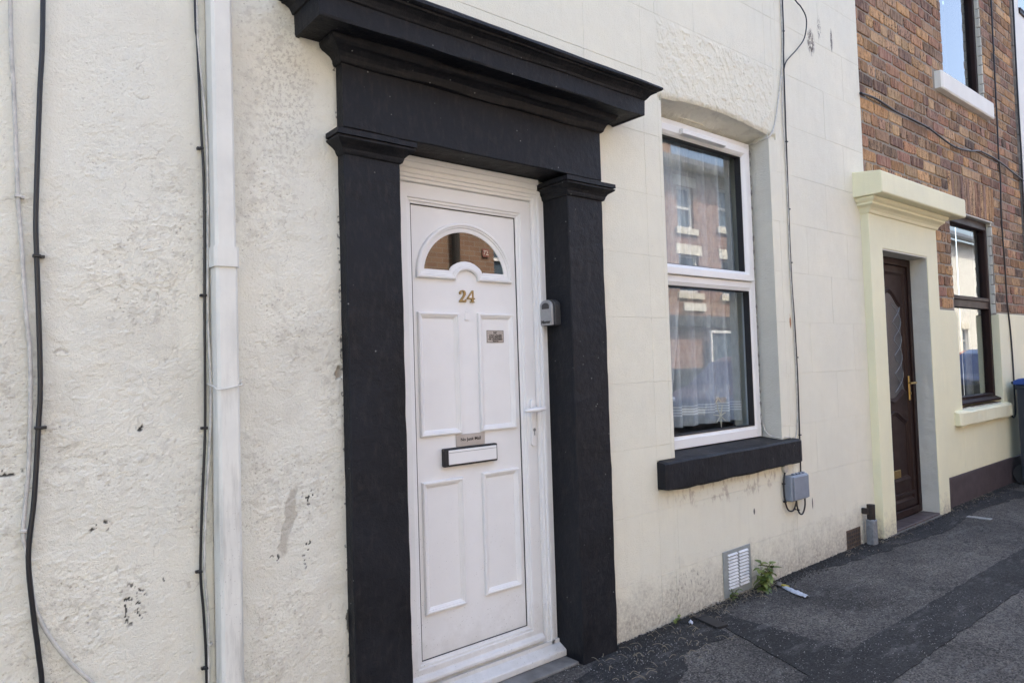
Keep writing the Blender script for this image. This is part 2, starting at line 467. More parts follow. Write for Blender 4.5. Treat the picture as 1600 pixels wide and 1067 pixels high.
# ------------------------------------------------------------------ mesh helpers
class MB:
    def __init__(s):
        s.v, s.f = [], []
    def add(s, vs, fs):
        o = len(s.v)
        s.v += [tuple(map(float, q)) for q in vs]
        s.f += [tuple(i + o for i in q) for q in fs]
        return s
    def box(s, x0, x1, y0, y1, z0, z1, ch=0.0):
        if ch <= 0:
            return s.add([(x0, y0, z0), (x1, y0, z0), (x1, y1, z0), (x0, y1, z0), (x0, y0, z1), (x1, y0, z1), (x1, y1, z1), (x0, y1, z1)],
                         [(0, 3, 2, 1), (4, 5, 6, 7), (0, 1, 5, 4), (1, 2, 6, 5), (2, 3, 7, 6), (3, 0, 4, 7)])
        ch = min(ch, (x1 - x0) * .49, (y1 - y0) * .49, (z1 - z0) * .49)
        vs, ix = [], {}
        for i in (0, 1):
            for j in (0, 1):
                for k in (0, 1):
                    X, Y, Z = (x0, x1)[i], (y0, y1)[j], (z0, z1)[k]
                    dx, dy, dz = (ch if i == 0 else -ch), (ch if j == 0 else -ch), (ch if k == 0 else -ch)
                    for a, q in enumerate(((X, Y + dy, Z + dz), (X + dx, Y, Z + dz), (X + dx, Y + dy, Z))):
                        ix[(i, j, k, a)] = len(vs)
                        vs.append(q)
        fs = []
        for a in range(3):
            for sd_ in (0, 1):
                o1, o2 = [(1, 2), (2, 0), (0, 1)][a]
                ring = []
                for p_, q_ in ((0, 0), (1, 0), (1, 1), (0, 1)):
                    c = [0, 0, 0]
                    c[a], c[o1], c[o2] = sd_, p_, q_
                    ring.append(ix[(*c, a)])
                fs.append(tuple(ring if sd_ else ring[::-1]))
        for a in range(3):
            o1, o2 = [(1, 2), (2, 0), (0, 1)][a]
            for p_ in (0, 1):
                for q_ in (0, 1):
                    c0, c1 = [0, 0, 0], [0, 0, 0]
                    c0[o1] = c1[o1] = p_
                    c0[o2] = c1[o2] = q_
                    c1[a] = 1
                    quad = [ix[(*c0, o1)], ix[(*c1, o1)], ix[(*c1, o2)], ix[(*c0, o2)]]
                    if (p_ == q_):
                        quad = quad[::-1]
                    fs.append(tuple(quad))
        for i in (0, 1):
            for j in (0, 1):
                for k in (0, 1):
                    t = [ix[(i, j, k, 0)], ix[(i, j, k, 1)], ix[(i, j, k, 2)]]
                    if (i + j + k) % 2 == 0:
                        t = t[::-1]
                    fs.append(tuple(t))
        return s.add(vs, fs)
    def prism(s, poly, axis, a, b):
        """poly: 2-D outline; axis 'y' -> (x,z) swept in y; 'x' -> (y,z) swept in x; 'z' -> (x,y) swept in z"""
        n = len(poly)
        def P(q, t):
            return {'y': (q[0], t, q[1]), 'x': (t, q[0], q[1]), 'z': (q[0], q[1], t)}[axis]
        vs = [P(q, a) for q in poly] + [P(q, b) for q in poly]
        fs = [tuple(range(n))[::-1], tuple(range(n, 2 * n))] + [(i, (i + 1) % n, n + (i + 1) % n, n + i) for i in range(n)]
        return s.add(vs, fs)
    def tube(s, pts, r, n=8, cap=True):
        pts = [Vector(p) for p in pts]
        vs, fs = [], []
        prev = None
        for i, p in enumerate(pts):
            t = (pts[min(i + 1, len(pts) - 1)] - pts[max(i - 1, 0)]).normalized()
            if prev is None:
                a = t.orthogonal().normalized()
            else:
                a = (prev - t * prev.dot(t)).normalized()
            prev = a
            b = t.cross(a)
            rr = r[i] if isinstance(r, (list, tuple)) else r
            for k in range(n):
                w = 2 * math.pi * k / n
                vs.append(p + a * (rr * math.cos(w)) + b * (rr * math.sin(w)))
        for i in range(len(pts) - 1):
            for k in range(n):
                fs.append((i * n + k, i * n + (k + 1) % n, (i + 1) * n + (k + 1) % n, (i + 1) * n + k))
        if cap:
            fs.append(tuple(range(n))[::-1])
            fs.append(tuple((len(pts) - 1) * n + k for k in range(n)))
        return s.add(vs, fs)
    def disc(s, c, r, axis, h, n=20):
        poly = [(c[0] + r * math.cos(2 * math.pi * k / n), c[1] + r * math.sin(2 * math.pi * k / n)) for k in range(n)]
        return s.prism(poly, axis, h[0], h[1])
    def sweep_xz(s, path, prof, closed=True, y0=0.0):
        """path: outline in (x,z); prof: list of (inward offset, height towards -y)"""
        n = len(path)
        P = [Vector(p) for p in path]
        nr = []
        for i in range(n):
            if closed or 0 < i < n - 1:
                d0 = (P[i] - P[i - 1]).normalized()
                d1 = (P[(i + 1) % n] - P[i]).normalized()
            elif i == 0:
                d0 = d1 = (P[1] - P[0]).normalized()
            else:
                d0 = d1 = (P[i] - P[i - 1]).normalized()
            n0, n1 = Vector((-d0.y, d0.x)), Vector((-d1.y, d1.x))
            m = (n0 + n1)
            m = m / max(1e-6, m.length)
            m = m / max(0.35, m.dot(n0))
            nr.append(m)
        vs, fs = [], []
        k = len(prof)
        for i in range(n):
            for o, h in prof:
                q = P[i] + nr[i] * o
                vs.append((q.x, y0 - h, q.y))
        for i in range(n if closed else n - 1):
            j = (i + 1) % n
            for a in range(k - 1):
                fs.append((i * k + a, i * k + a + 1, j * k + a + 1, j * k + a))
        return s.add(vs, fs)
    def sweep_plan(s, base, prof, seg=0.0, wob=0.0, seed=1):
        """base: list of ((x,y),(nx,ny)) plan path with mitre vectors; prof: list of (proj, z)"""
        path = []
        for i in range(len(base) - 1):
            (p, m), (q, w) = base[i], base[i + 1]
            L = math.hypot(q[0] - p[0], q[1] - p[1])
            n = max(1, int(L / seg)) if seg else 1
            for t in range(n):
                u = t / n
                path.append(((p[0] + (q[0] - p[0]) * u, p[1] + (q[1] - p[1]) * u), (m[0] + (w[0] - m[0]) * u, m[1] + (w[1] - m[1]) * u)))
        path.append(base[-1])
        k = len(prof)
        vs, fs = [], []
        for i, (p, m) in enumerate(path):
            for j, (o, z) in enumerate(prof):
                d = 0.0
                dz = 0.0
                if wob:
                    xs = np.array([p[0] * 4.0 + p[1] * 3])
                    d = wob * float(fbm(xs, np.array([j * 0.35]), seed, 3)[0])
                    dz = wob * float(fbm(xs, np.array([j * 0.35 + 9]), seed + 5, 3)[0])
                vs.append((p[0] + m[0] * (o + d), p[1] + m[1] * (o + d), z + dz))
        for i in range(len(path) - 1):
            for a in range(k - 1):
                fs.append((i * k + a, (i + 1) * k + a, (i + 1) * k + a + 1, i * k + a + 1))
        return s.add(vs, fs)
    def build(s, name, mat, parent=None, loc=(0, 0, 0), smooth=False, bevel=0.0):
        me = bpy.data.meshes.new(name)
        off = Vector(loc)
        if parent is not None:
            off = WORLD.get(parent.name, Vector((0, 0, 0)))
        me.from_pydata([(x - off.x, y - off.y, z - off.z) for x, y, z in s.v], [], s.f)
        me.materials.append(M[mat] if isinstance(mat, str) else mat)
        bm = bmesh.new()
        bm.from_mesh(me)
        bmesh.ops.recalc_face_normals(bm, faces=bm.faces)
        bm.to_mesh(me)
        bm.free()
        if smooth:
            me.polygons.foreach_set('use_smooth', [True] * len(me.polygons))
        o = bpy.data.objects.new(name, me)
        COL.objects.link(o)
        if parent is not None:
            o.parent = parent
            WORLD[o.name] = off
        else:
            o.location = loc
            WORLD[o.name] = off
        if bevel:
            b = o.modifiers.new("bevel", 'BEVEL')
            b.width = bevel
            b.segments = 2
            b.limit_method = 'ANGLE'
        return o

WORLD = {}

def thing(name, label, cat, loc=(0, 0, 0), group=None):
    o = bpy.data.objects.new(name, None)
    o.empty_display_size = 0.1
    COL.objects.link(o)
    o.location = loc
    o['label'] = label
    o['category'] = cat
    if group:
        o['group'] = group
    WORLD[o.name] = Vector(loc)
    return o

def tag(o, label, cat, group=None):
    o['label'] = label
    o['category'] = cat
    if group:
        o['group'] = group
    return o

def structure(o):
    o['kind'] = 'structure'
    return o

def grid_mesh(name, X, Y, Z, mat, parent=None, attrs=None, smooth=True, flip=False):
    """X,Y,Z: 2-D arrays of world coordinates"""
    h, w = X.shape
    off = WORLD.get(parent.name) if parent is not None else Vector((0, 0, 0))
    co = np.stack([X - off.x, Y - off.y, Z - off.z], -1).reshape(-1, 3).astype(np.float32)
    idx = np.arange(h * w).reshape(h, w)
    a, b, c, d = idx[:-1, :-1], idx[:-1, 1:], idx[1:, 1:], idx[1:, :-1]
    q = np.stack([a, b, c, d] if not flip else [a, d, c, b], -1).reshape(-1, 4)
    me = bpy.data.meshes.new(name)
    me.vertices.add(len(co))
    me.vertices.foreach_set('co', co.ravel())
    me.loops.add(q.size)
    me.loops.foreach_set('vertex_index', q.ravel().astype(np.int32))
    me.polygons.add(len(q))
    me.polygons.foreach_set('loop_start', (np.arange(len(q)) * 4).astype(np.int32))
    me.update(calc_edges=True)
    me.validate()
    if smooth:
        me.polygons.foreach_set('use_smooth', np.ones(len(q), dtype=bool))
    for k, v in (attrs or {}).items():
        at = me.attributes.new(k, 'FLOAT', 'POINT')
        at.data.foreach_set('value', v.ravel().astype(np.float32))
    me.materials.append(M[mat])
    o = bpy.data.objects.new(name, me)
    COL.objects.link(o)
    if parent is not None:
        o.parent = parent
    WORLD[o.name] = off
    return o

def cut_boxes(x0, x1, z0, z1, holes):
    """rectangle minus rectangles -> list of rectangles"""
    xs = sorted({x0, x1, *[min(max(v, x0), x1) for h in holes for v in h[:2]]})
    out = []
    for a, b in zip(xs[:-1], xs[1:]):
        if b - a < 1e-5:
            continue
        mid = (a + b) / 2
        hs = sorted([(max(h[2], z0), min(h[3], z1)) for h in holes if h[0] < mid < h[1] and h[3] > z0 and h[2] < z1])
        z = z0
        for u, v in hs:
            if u - z > 1e-4:
                out.append((a, b, z, u))
            z = max(z, v)
        if z1 - z > 1e-4:
            out.append((a, b, z, z1))
    return out

def wall_mb(x0, x1, z0, z1, y0, y1, holes):
    mb = MB()
    for a, b, c, d in cut_boxes(x0, x1, z0, z1, holes):
        mb.box(a, b, y0, y1, c, d)
    return mb

def spline(pts, n=8):
    P = [Vector(p) for p in pts]
    out = []
    for i in range(len(P) - 1):
        p0, p1, p2, p3 = P[max(i - 1, 0)], P[i], P[i + 1], P[min(i + 2, len(P) - 1)]
        for k in range(n):
            t = k / n
            out.append(0.5 * ((2 * p1) + (p2 - p0) * t + (2 * p0 - 5 * p1 + 4 * p2 - p3) * t * t + (3 * p1 - p0 - 3 * p2 + p3) * t ** 3))
    out.append(P[-1])
    return out

def text_obj(name, body, size, mat, parent, loc, rot=(math.pi / 2, 0, 0), align='CENTER', extr=0.0006, sx=1.0, bold=0.0):
    cu = bpy.data.curves.new(name, 'FONT')
    cu.body = body
    cu.size = size
    cu.align_x = align
    cu.align_y = 'CENTER'
    cu.extrude = extr
    cu.offset = bold
    cu.resolution_u = 4
    tmp = bpy.data.objects.new(name + "_tmp", cu)
    COL.objects.link(tmp)
    dg = bpy.context.evaluated_depsgraph_get()
    me = bpy.data.meshes.new_from_object(tmp.evaluated_get(dg))
    bpy.data.objects.remove(tmp)
    me.materials.clear()
    me.materials.append(M[mat])
    me.transform(Matrix.LocRotScale(Vector((0, 0, 0)), None, Vector((sx, 1, 1))))
    o = bpy.data.objects.new(name, me)
    COL.objects.link(o)
    o.rotation_euler = rot
    off = WORLD.get(parent.name)
    o.parent = parent
    o.location = Vector(loc) - off
    WORLD[o.name] = off
    return o

# ================================================================== GROUND
def slab(name, x0, x1, y0, y1, z0, z1, mat):
    return structure(MB().box(x0, x1, y0, y1, z0, z1).build(name, mat))

slab("pavement", -14, 60, -1.95, 0.30, -0.3, 0.0, 'pave')
slab("kerb", -14, 60, -2.10, -1.95, -0.3, 0.003, 'kerb')
slab("ground", -90, 140, -80, 80, -0.6, -0.32, 'road')
slab("road", -14, 60, -6.75, -2.10, -0.3, -0.115, 'road')
slab("far_kerb", -14, 60, -6.90, -6.75, -0.3, 0.003, 'kerb')
slab("far_pavement", -14, 60, -8.52, -6.90, -0.3, 0.0, 'pave')

def ragged_patch(name, outline, z, mat, step=0.03, amp=0.007, seed=0):
    pts = []
    n = len(outline)
    for i in range(n):
        a, b = Vector(outline[i]), Vector(outline[(i + 1) % n])
        k = max(1, int((b - a).length / step))
        for t in range(k):
            pts.append(a.lerp(b, t / k))
    out = []
    for i, p in enumerate(pts):
        d = (pts[(i + 1) % len(pts)] - pts[i - 1])
        d.normalize()
        w = amp * 2 * float(fbm(np.array([p.x * 9.0]), np.array([p.y * 9.0]), seed, 4)[0])
        out.append((p.x - d.y * w, p.y + d.x * w))
    me = bpy.data.meshes.new(name)
    bm = bmesh.new()
    vs = [bm.verts.new((x, y, z)) for x, y in out]
    f = bm.faces.new(vs)
    if f.normal.z < 0:
        f.normal_flip()
    ex = bmesh.ops.extrude_face_region(bm, geom=[f])
    for e in ex['geom']:
        if isinstance(e, bmesh.types.BMVert):
            e.co.z = z
    for v in vs:
        v.co.z = z - 0.02
    bmesh.ops.triangulate(bm, faces=bm.faces)
    bmesh.ops.recalc_face_normals(bm, faces=bm.faces)
    bm.to_mesh(me)
    bm.free()
    me.materials.append(M[mat])
    o = bpy.data.objects.new(name, me)
    COL.objects.link(o)
    return structure(o)

ragged_patch("pavement_patch", [(2.70, -0.735), (2.985, -0.03), (3.07, -0.03), (3.045, -0.735), (9.5, -0.80), (9.5, -1.02), (2.2, -0.975), (2.0, -0.975), (2.0, -0.74)], 0.004, 'patch', seed=3)
ragged_patch("pavement_patch", [(2.30, -0.02), (2.95, -0.02), (2.84, -0.30), (2.55, -0.26), (2.35, -0.40), (2.0, -0.52), (2.0, -0.12), (2.14, -0.10)], 0.003, 'patch', amp=0.014, seed=8)
ragged_patch("pavement_patch", [(3.95, 0.0), (7.6, 0.0), (7.6, -0.30), (6.5, -0.18), (5.6, -0.26), (5.0, -0.20), (4.3, -0.13)], 0.0035, 'patch', amp=0.016, seed=5)

# ================================================================== HOUSE 24
H24 = thing("terraced_house", "cream rendered terraced house with black doorcase, white door number 24 and sash-style window", 'house', (0.66, 0.0, 0.0))
DX0, DX1 = 1.295, 2.133             # doorway between the pilasters
WX0, WX1, WZ0, WZ1 = 2.862, 3.880, 0.790, 2.590   # window opening
HOLES24 = [(1.20, 2.24, 0.0, 2.20), (WX0, WX1, WZ0, 2.665)]
wall_mb(0.665, 5.148, 0.0, 6.2, 0.012, 0.115, HOLES24).build("wall", 'render', H24)
wall_mb(0.665, 5.148, 0.0, 6.2, 0.1152, 0.32, [(1.27, 2.16, 0, 2.10), (2.79, 3.90, 0.78, 2.60)]).build("wall", 'render', H24)
# upper front without scored joints (above the picture)
MB().box(0.665, 5.148, 0.0, 0.0118, 3.97, 6.2).build("wall_render", 'render', H24)
MB().box(0.665, 1.083, 0.0, 0.0118, 2.72, 3.969).build("wall_render", 'render', H24)

# scored ashlar blocks in the smooth render; every block a part
COURSES = [0.0, 0.245, 0.553, 0.863, 1.173, 1.485, 1.790, 2.094, 2.398, 2.710, 3.033, 3.345, 3.657, 3.968]
LINTEL = (2.835, 3.965, 2.590, 3.033)
blk_holes = [(DX0 - 0.18, DX1 + 0.18, 0, 2.31), (WX0, WX1, WZ0, WZ1), LINTEL, (2.72, 4.012, 0.648, 0.79)]
SPLIT = {9: [3.245]}
for ci in range(len(COURSES) - 1):
    z0, z1 = COURSES[ci], COURSES[ci + 1]
    x_left = 2.315 if z1 <= 2.32 else 1.085
    js = [x_left]
    ph = 4.86 if ci % 2 == 0 else 4.58
    x = ph - 0.57 * 12
    while x < 5.148:
        if x > x_left + 0.08 and x < 5.148 - 0.05 and ((x > 4.2 and random.random() < 0.8) or (x > 2.9 and random.random() < 0.3)):
            js.append(x + random.uniform(-0.03, 0.03))
        x += 0.57
    js.append(5.148)
    for a, b in zip(js[:-1], js[1:]):
        for (p, q, u, v) in cut_boxes(a, b, z0, z1, blk_holes):
            if q - p < 0.004 or v - u < 0.004:
                continue
            g = 0.0003
            # only scored edges are chamfered: joints show, cut edges at openings stay tight
            dy = random.uniform(-0.0006, 0.0006)
            ch = random.choice((0.0004, 0.0007, 0.0010, 0.0014))
            MB().box(p + g, q - g, dy, 0.0119, u + g, v - g, ch).build("render_block", 'render', H24)

# rough lintel over the window, dense relief
def rough_field(X, Z, seed, amp=1.0):
    n1 = fbm(X * 5.5, Z * 6.5, seed, 4, 0.55)
    n2 = fbm(X * 30, Z * 36, seed + 9, 4, 0.6)
    n3 = fbm(X * 120, Z * 120, seed + 31, 2, 0.6)
    patch = sstep(-0.12, 0.22, fbm(X * 3.1, Z * 2.6, seed + 50, 4))
    # flaked paint layers: low steps with sharp ragged edges
    t = fbm(X * 4.0, Z * 4.6, seed + 77, 5, 0.62)
    step = sstep(0.10, 0.115, t) + sstep(-0.18, -0.165, t) + 0.7 * sstep(0.30, 0.312, t)
    gr = fbm(X * 210, Z * 210, seed + 61, 2, 0.6)
    d = 0.0016 * n1 + (0.0002 + 0.0007 * patch) * n2 + (0.0004 + 0.0009 * patch) * n3 + (0.0004 + 0.0006 * patch) * gr + 0.0012 * step
    return d * amp, patch, step, n2

def rough_lintel():
    x0, x1, z0, z1 = LINTEL
    nx, nz = 300, 130
    u = np.linspace(0, 1, nx)[None, :].repeat(nz, 0)
    w = np.linspace(0, 1, nz)[:, None].repeat(nx, 1)
    ua = np.clip((x0 + (x1 - x0) * u - WX0) / (WX1 - WX0), 0, 1)
    zb = z0 + 0.018 + 0.034 * np.sin(ua * math.pi) + 0.004 * fbm(u * 9, u * 0 + 0.5, 4, 3)
    X = x0 + (x1 - x0) * u
    Z = zb + (z1 - zb) * w
    r = fbm(X * 16, Z * 20, 91, 4, 0.6)
    g = fbm((X + Z * 0.5) * 22, (Z - X * 0.4) * 9, 191, 4, 0.6)
    edge = np.minimum(np.minimum(u, 1 - u) * (x1 - x0), (1 - w) * (z1 - z0)) / 0.03
    m = np.clip(edge, 0, 1)
    d = (0.0015 * np.abs(r) + 0.0045 * sstep(0.10, 0.15, g) * (0.4 + 0.6 * np.clip(g, 0, 0.6)) + 0.0020 * sstep(0.16, 0.19, r) + 0.0012 * fbm(X * 90, Z * 90, 3, 2)) * m
    Y = 0.001 - d
    att = {'dirt': 0.16 * sstep(0.05, 0.3, -r), 'black': 0.0 * X}
    # rounded lower lip rolls back under into the opening
    lip = np.clip(w / 0.07, 0, 1)
    Y = Y + 0.012 * (1 - lip) ** 2
    return grid_mesh("window_lintel", X, Y, Z, 'render', H24, att)
rough_lintel()
def lumpy_panel(name, mat, parent, P0, PU, PV, nu, nv, amp, nrm, seed, sc=14):
    u = np.linspace(0, 1, nu)[None, :].repeat(nv, 0)
    w = np.linspace(0, 1, nv)[:, None].repeat(nu, 1)
    P0, PU, PV, nrm = map(np.array, (P0, PU, PV, nrm))
    LU, LV = np.linalg.norm(PU), np.linalg.norm(PV)
    d = amp * (fbm(u * LU * sc, w * LV * sc, seed, 4, 0.6) + 0.3 * fbm(u * LU * sc * 6, w * LV * sc * 6, seed + 4, 2))
    Q = [P0[i] + PU[i] * u + PV[i] * w + nrm[i] * d for i in range(3)]
    att = {'dirt': 0.25 * sstep(0.1, 0.5, fbm(u * LU * 9, w * LV * 9, seed + 70, 4)), 'black': 0 * u}
    return grid_mesh(name, *Q, mat, parent, att)
# soffit and jambs of the window opening
def arched_soffit():
    u = np.linspace(0, 1, 170)[None, :].repeat(26, 0)
    w = np.linspace(0, 1, 26)[:, None].repeat(170, 1)
    X = WX0 - 0.02 + (WX1 - WX0 + 0.04) * u
    ua = np.clip((X - WX0) / (WX1 - WX0), 0, 1)
    zf = LINTEL[2] + 0.021 + 0.034 * np.sin(ua * math.pi)
    d = 0.006 * (fbm(X * 14, w * 2.2, 5, 4, 0.6) + 0.35 * fbm(X * 80, w * 14, 8, 2))
    Z = zf + (2.578 - zf) * w ** 1.3 + d * np.clip(w * 5, 0.2, 1)
    return grid_mesh("window_soffit", X, 0.010 + 0.15 * w, Z, 'rough', H24, {'dirt': 0.25 * sstep(0.1, 0.5, fbm(X * 9, w * 2, 75, 4)), 'black': 0 * u})
arched_soffit()
for xx, nm in ((WX1, -1), (WX0, 1)):
    lumpy_panel("window_jamb", 'reveal', H24, (xx + nm * 0.0015, 0.002, WZ0 - 0.01), (0, 0.15, 0), (0, 0, WZ1 - WZ0 + 0.060), 14, 160, 0.0015, (nm, 0, 0), 15)

# rough stucco sheets left of the doorcase, dense relief with flakes, stains and holes
def rough_sheet(name, parent, x0, x1, z0, z1, st=0.0026):
    nx, nz = int((x1 - x0) / st) + 1, int((z1 - z0) / st) + 1
    X = np.linspace(x0, x1, nx)[None, :].repeat(nz, 0)
    Z = np.linspace(z0, z1, nz)[:, None].repeat(nx, 1)
    d, patch, step, n2 = rough_field(X, Z, 23)
    calm = sstep(1.75, 2.05, Z + 0.25 * fbm(X * 3, Z * 3, 300, 2)) * (1 - sstep(0.70, 0.80, X))
    d = d * (1 - 0.6 * calm) * (1 - 0.45 * sstep(0.55, 0.62, X) * (1 - sstep(0.74, 0.80, X)))
    dirt = 0.26 * sstep(0.12, 0.5, n2 * patch + 0.1 * patch) * (1 - calm)
    dirt += 0.15 * sstep(0.05, 0.4, fbm(X * 2.2, Z * 2.0, 400, 5, 0.6)) * (1 - 0.5 * calm)
    black = np.zeros_like(X)
    jit = 0.010 * fbm(X * 45, Z * 45, 500, 3)
    jit2 = 0.02 * fbm(X * 18, Z * 18, 510, 4)
    def blob(cx, cz, rx, rz, sharp=0.25):
        r = np.sqrt(((X + jit * 1.2 - cx) / rx) ** 2 + ((Z + jit - cz) / rz) ** 2)
        return 1 - sstep(1 - sharp, 1 + sharp * 0.3, r)
    # deep chip beside the pilaster
    k = blob(1.070, 1.268, 0.013, 0.024)
    d -= 0.010 * k
    dirt = np.maximum(dirt, 0.95 * k)
    # worn brown streak
    r = np.sqrt(((X + jit2 - (0.905 - 0.05 * np.clip((0.89 - Z) / 0.2, -1, 1.2))) / 0.026) ** 2 + ((Z - 0.80) / 0.125) ** 2)
    k = 1 - sstep(0.75, 1.0, r)
    d -= 0.0015 * k
    dirt = np.maximum(dirt, 0.62 * k)
    # crescent lip and two arcs
    for cx, cz, rr, w0, a0, a1 in ((0.273, 1.337, 0.013, 0.0022, 0.1, 1.0), (0.476, 2.09, 0.022, 0.0006, -1.0, -0.2)):
        q = np.hypot(X - cx, Z - cz)
        s_ = np.sin(np.arctan2(Z - cz, X - cx))
        m = (1 - sstep(w0, w0 * 2.2, np.abs(q - rr + jit * 0.3))) * ((s_ > a0) & (s_ < a1))
        d -= 0.0016 * m
        dirt = np.maximum(dirt, 0.55 * m)
    # clusters of black specks where the paint has come off
    spk = fbm(X * 70, Z * 55, 620, 3, 0.5)
    for cx, cz, rx, rz, th in ((0.437, 0.645, 0.040, 0.065, 0.23), (0.155, 1.040, 0.040, 0.012, 0.12), (0.835, 0.690, 0.02, 0.02, 0.2), (0.955, 0.865, 0.02, 0.03, 0.28),
                               (0.36, 0.87, 0.03, 0.02, 0.25), (0.945, 0.69, 0.02, 0.06, 0.28), (0.515, 0.69, 0.008, 0.012, 0.1), (0.90, 0.43, 0.02, 0.02, 0.35), (0.46, 1.13, 0.01, 0.014, 0.05)):
        e = np.sqrt(((X - cx) / rx) ** 2 + ((Z - cz) / rz) ** 2)
        black = np.maximum(black, sstep(th, th + 0.05, spk) * (1 - sstep(0.7, 1.1, e)))
    # broken paint edge along the pilaster
    ed = sstep(1.0745, 1.0795, X + 0.010 * fbm(Z * 22 + 3, X * 0 + 0.3, 640, 3))
    black = np.maximum(black, 0.85 * ed * sstep(0.12, 0.2, fbm(Z * 60, X * 60, 650, 3)) * (fbm(Z * 5, X * 0, 655, 2) > 0.0))
    d2 = np.exp(-((X - 1.085) / 0.012) ** 2) * (sstep(0.5, 0.46, Z) * sstep(0.38, 0.42, Z))
    black = np.maximum(black, 0.9 * sstep(0.45, 0.55, d2 + 0.5 * spk))
    # scattered hairline cracks
    crk = np.abs(fbm(X * 6 + 40, Z * 5, 700, 4, 0.55))
    m = (1 - sstep(0.003, 0.014, crk)) * sstep(0.05, 0.2, fbm(X * 2.5, Z * 2.5, 720, 3))
    d -= 0.0008 * m
    dirt = np.maximum(dirt, 0.5 * m)
    # small dark pits where grit has dropped out of the rough areas
    pit = sstep(0.44, 0.54, fbm(X * 95, Z * 120, 800, 2, 0.5) + 0.12 * fbm(X * 5, Z * 5, 810, 3)) * np.clip(patch * 0.9 + 0.1 - 0.5 * calm, 0, 1)
    dirt = np.maximum(dirt, 0.8 * pit)
    d -= 0.0012 * pit
    # soot beneath the cornice end
    m = sstep(0.06, 0.34, fbm(X * 90, Z * 70, 740, 4, 0.7)) * (1 - sstep(0.3, 1.0, np.hypot((X - 0.90) / 0.13, (Z - 2.18) / 0.40)))
    dirt = np.maximum(dirt, 0.55 * m)
    d -= 0.012 * black * 0.15
    edge = np.minimum(np.minimum(X - x0, x1 - X), np.minimum(Z - z0, z1 - Z))
    d = d * np.clip(np.minimum(edge + (0.01 if x0 == 0.0 or x1 == 0.0 else 0) * (np.abs(X) < 0.02), 1) / 0.01, 0, 1) - 0.002
    return grid_mesh(name, X, -d, Z, 'rough', parent, {'dirt': np.clip(dirt, 0, 1), 'black': np.clip(black, 0, 1)})
rough_sheet("wall_stucco", H24, 0.655, 1.083, 0.0, 2.719)

# roof over the house
def roof(parent, x0, x1, ze, yr=4.6, h=2.6, back=9.2, mat='slate'):
    MB().prism([(-0.32, ze), (yr, ze + h), (back + 0.3, ze), (back + 0.3, ze + 0.12), (yr, ze + h + 0.14), (-0.32, ze + 0.12)], 'x', x0, x1).build("roof", mat, parent)
    MB().box(x0, x1, 9.0, 9.2, 0, ze).build("rear_wall", 'farbrick', parent)
    MB().box(x0 + 0.002, x1 - 0.002, -0.44, -0.325, ze - 0.06, ze + 0.05, 0.02).build("gutter", 'fardark', parent)
roof(H24, 0.665, 5.148, 6.2)

# ---------------- black doorcase
PF = -0.045
dc_l, dc_r = (1.083, 1.300), (2.133, 2.350)
def uneven_box(name, parent, x0, x1, y0, y1, z0, z1, n, mat, amp=0.002, seed=0):
    """front and side faces subdivided along z so edges are not ruler straight"""
    mb = MB()
    ring = []
    for i in range(n + 1):
        z = z0 + (z1 - z0) * i / n
        w = [amp * float(fbm(np.array([z * 7.0]), np.array([k * 3.7 + 0.2]), seed, 3)[0]) for k in range(4)]
        c = 0.004
        ring.append([(x0 + w[0], y1, z), (x0 + w[0], y0 + c + w[1], z), (x0 + c + w[0], y0 + w[1], z), (x1 - c + w[2], y0 + w[3], z), (x1 + w[2], y0 + c + w[3], z), (x1 + w[2], y1, z)])
    vs = [p for r_ in ring for p in r_]
    fs = []
    for i in range(n):
        for k in range(5):
            fs.append((i * 6 + k, i * 6 + k + 1, (i + 1) * 6 + k + 1, (i + 1) * 6 + k))
    fs.append((0, 1, 2, 3, 4, 5))
    fs.append(tuple(n * 6 + k for k in range(6)))
    mb.add(vs, fs)
    return mb.build(name, mat, parent, smooth=False)
pl = uneven_box("pilaster", H24, dc_l[0], dc_l[1], PF, 0.119, 0.0, 2.012, 60, 'black', 0.003, 2)
pr = uneven_box("pilaster", H24, dc_r[0], dc_r[1], PF, 0.119, 0.0, 2.012, 60, 'black', 0.003, 6)
CAP = [(0.0, 2.000), (0.006, 2.004), (0.010, 2.012), (0.012, 2.020), (0.020, 2.030), (0.034, 2.040), (0.042, 2.045), (0.043, 2.050), (0.036, 2.052), (0.036, 2.055), (0.045, 2.056), (0.045, 2.073), (0.0, 2.082)]
def cap_mesh(xs, par):
    x0, x1 = xs
    base = [((x0, 0.0), (-1, 0)), ((x0, PF), (-1, -1)), ((x1, PF), (1, -1)), ((x1, 0.112), (1, 0))] if xs is dc_l else \
           [((x0, 0.112), (-1, 0)), ((x0, PF), (-1, -1)), ((x1, PF), (1, -1)), ((x1, 0.0), (1, 0))]
    mb = MB()
    mb.sweep_plan(base, CAP, 0.04, 0.0025, 12)
    mb.box(x0 + 0.001, x1 - 0.001, PF + 0.001, 0.112, 2.0125, 2.093)
    return mb.build("pilaster_capital", 'black', par)
cap_mesh(dc_l, pl)
cap_mesh(dc_r, pr)
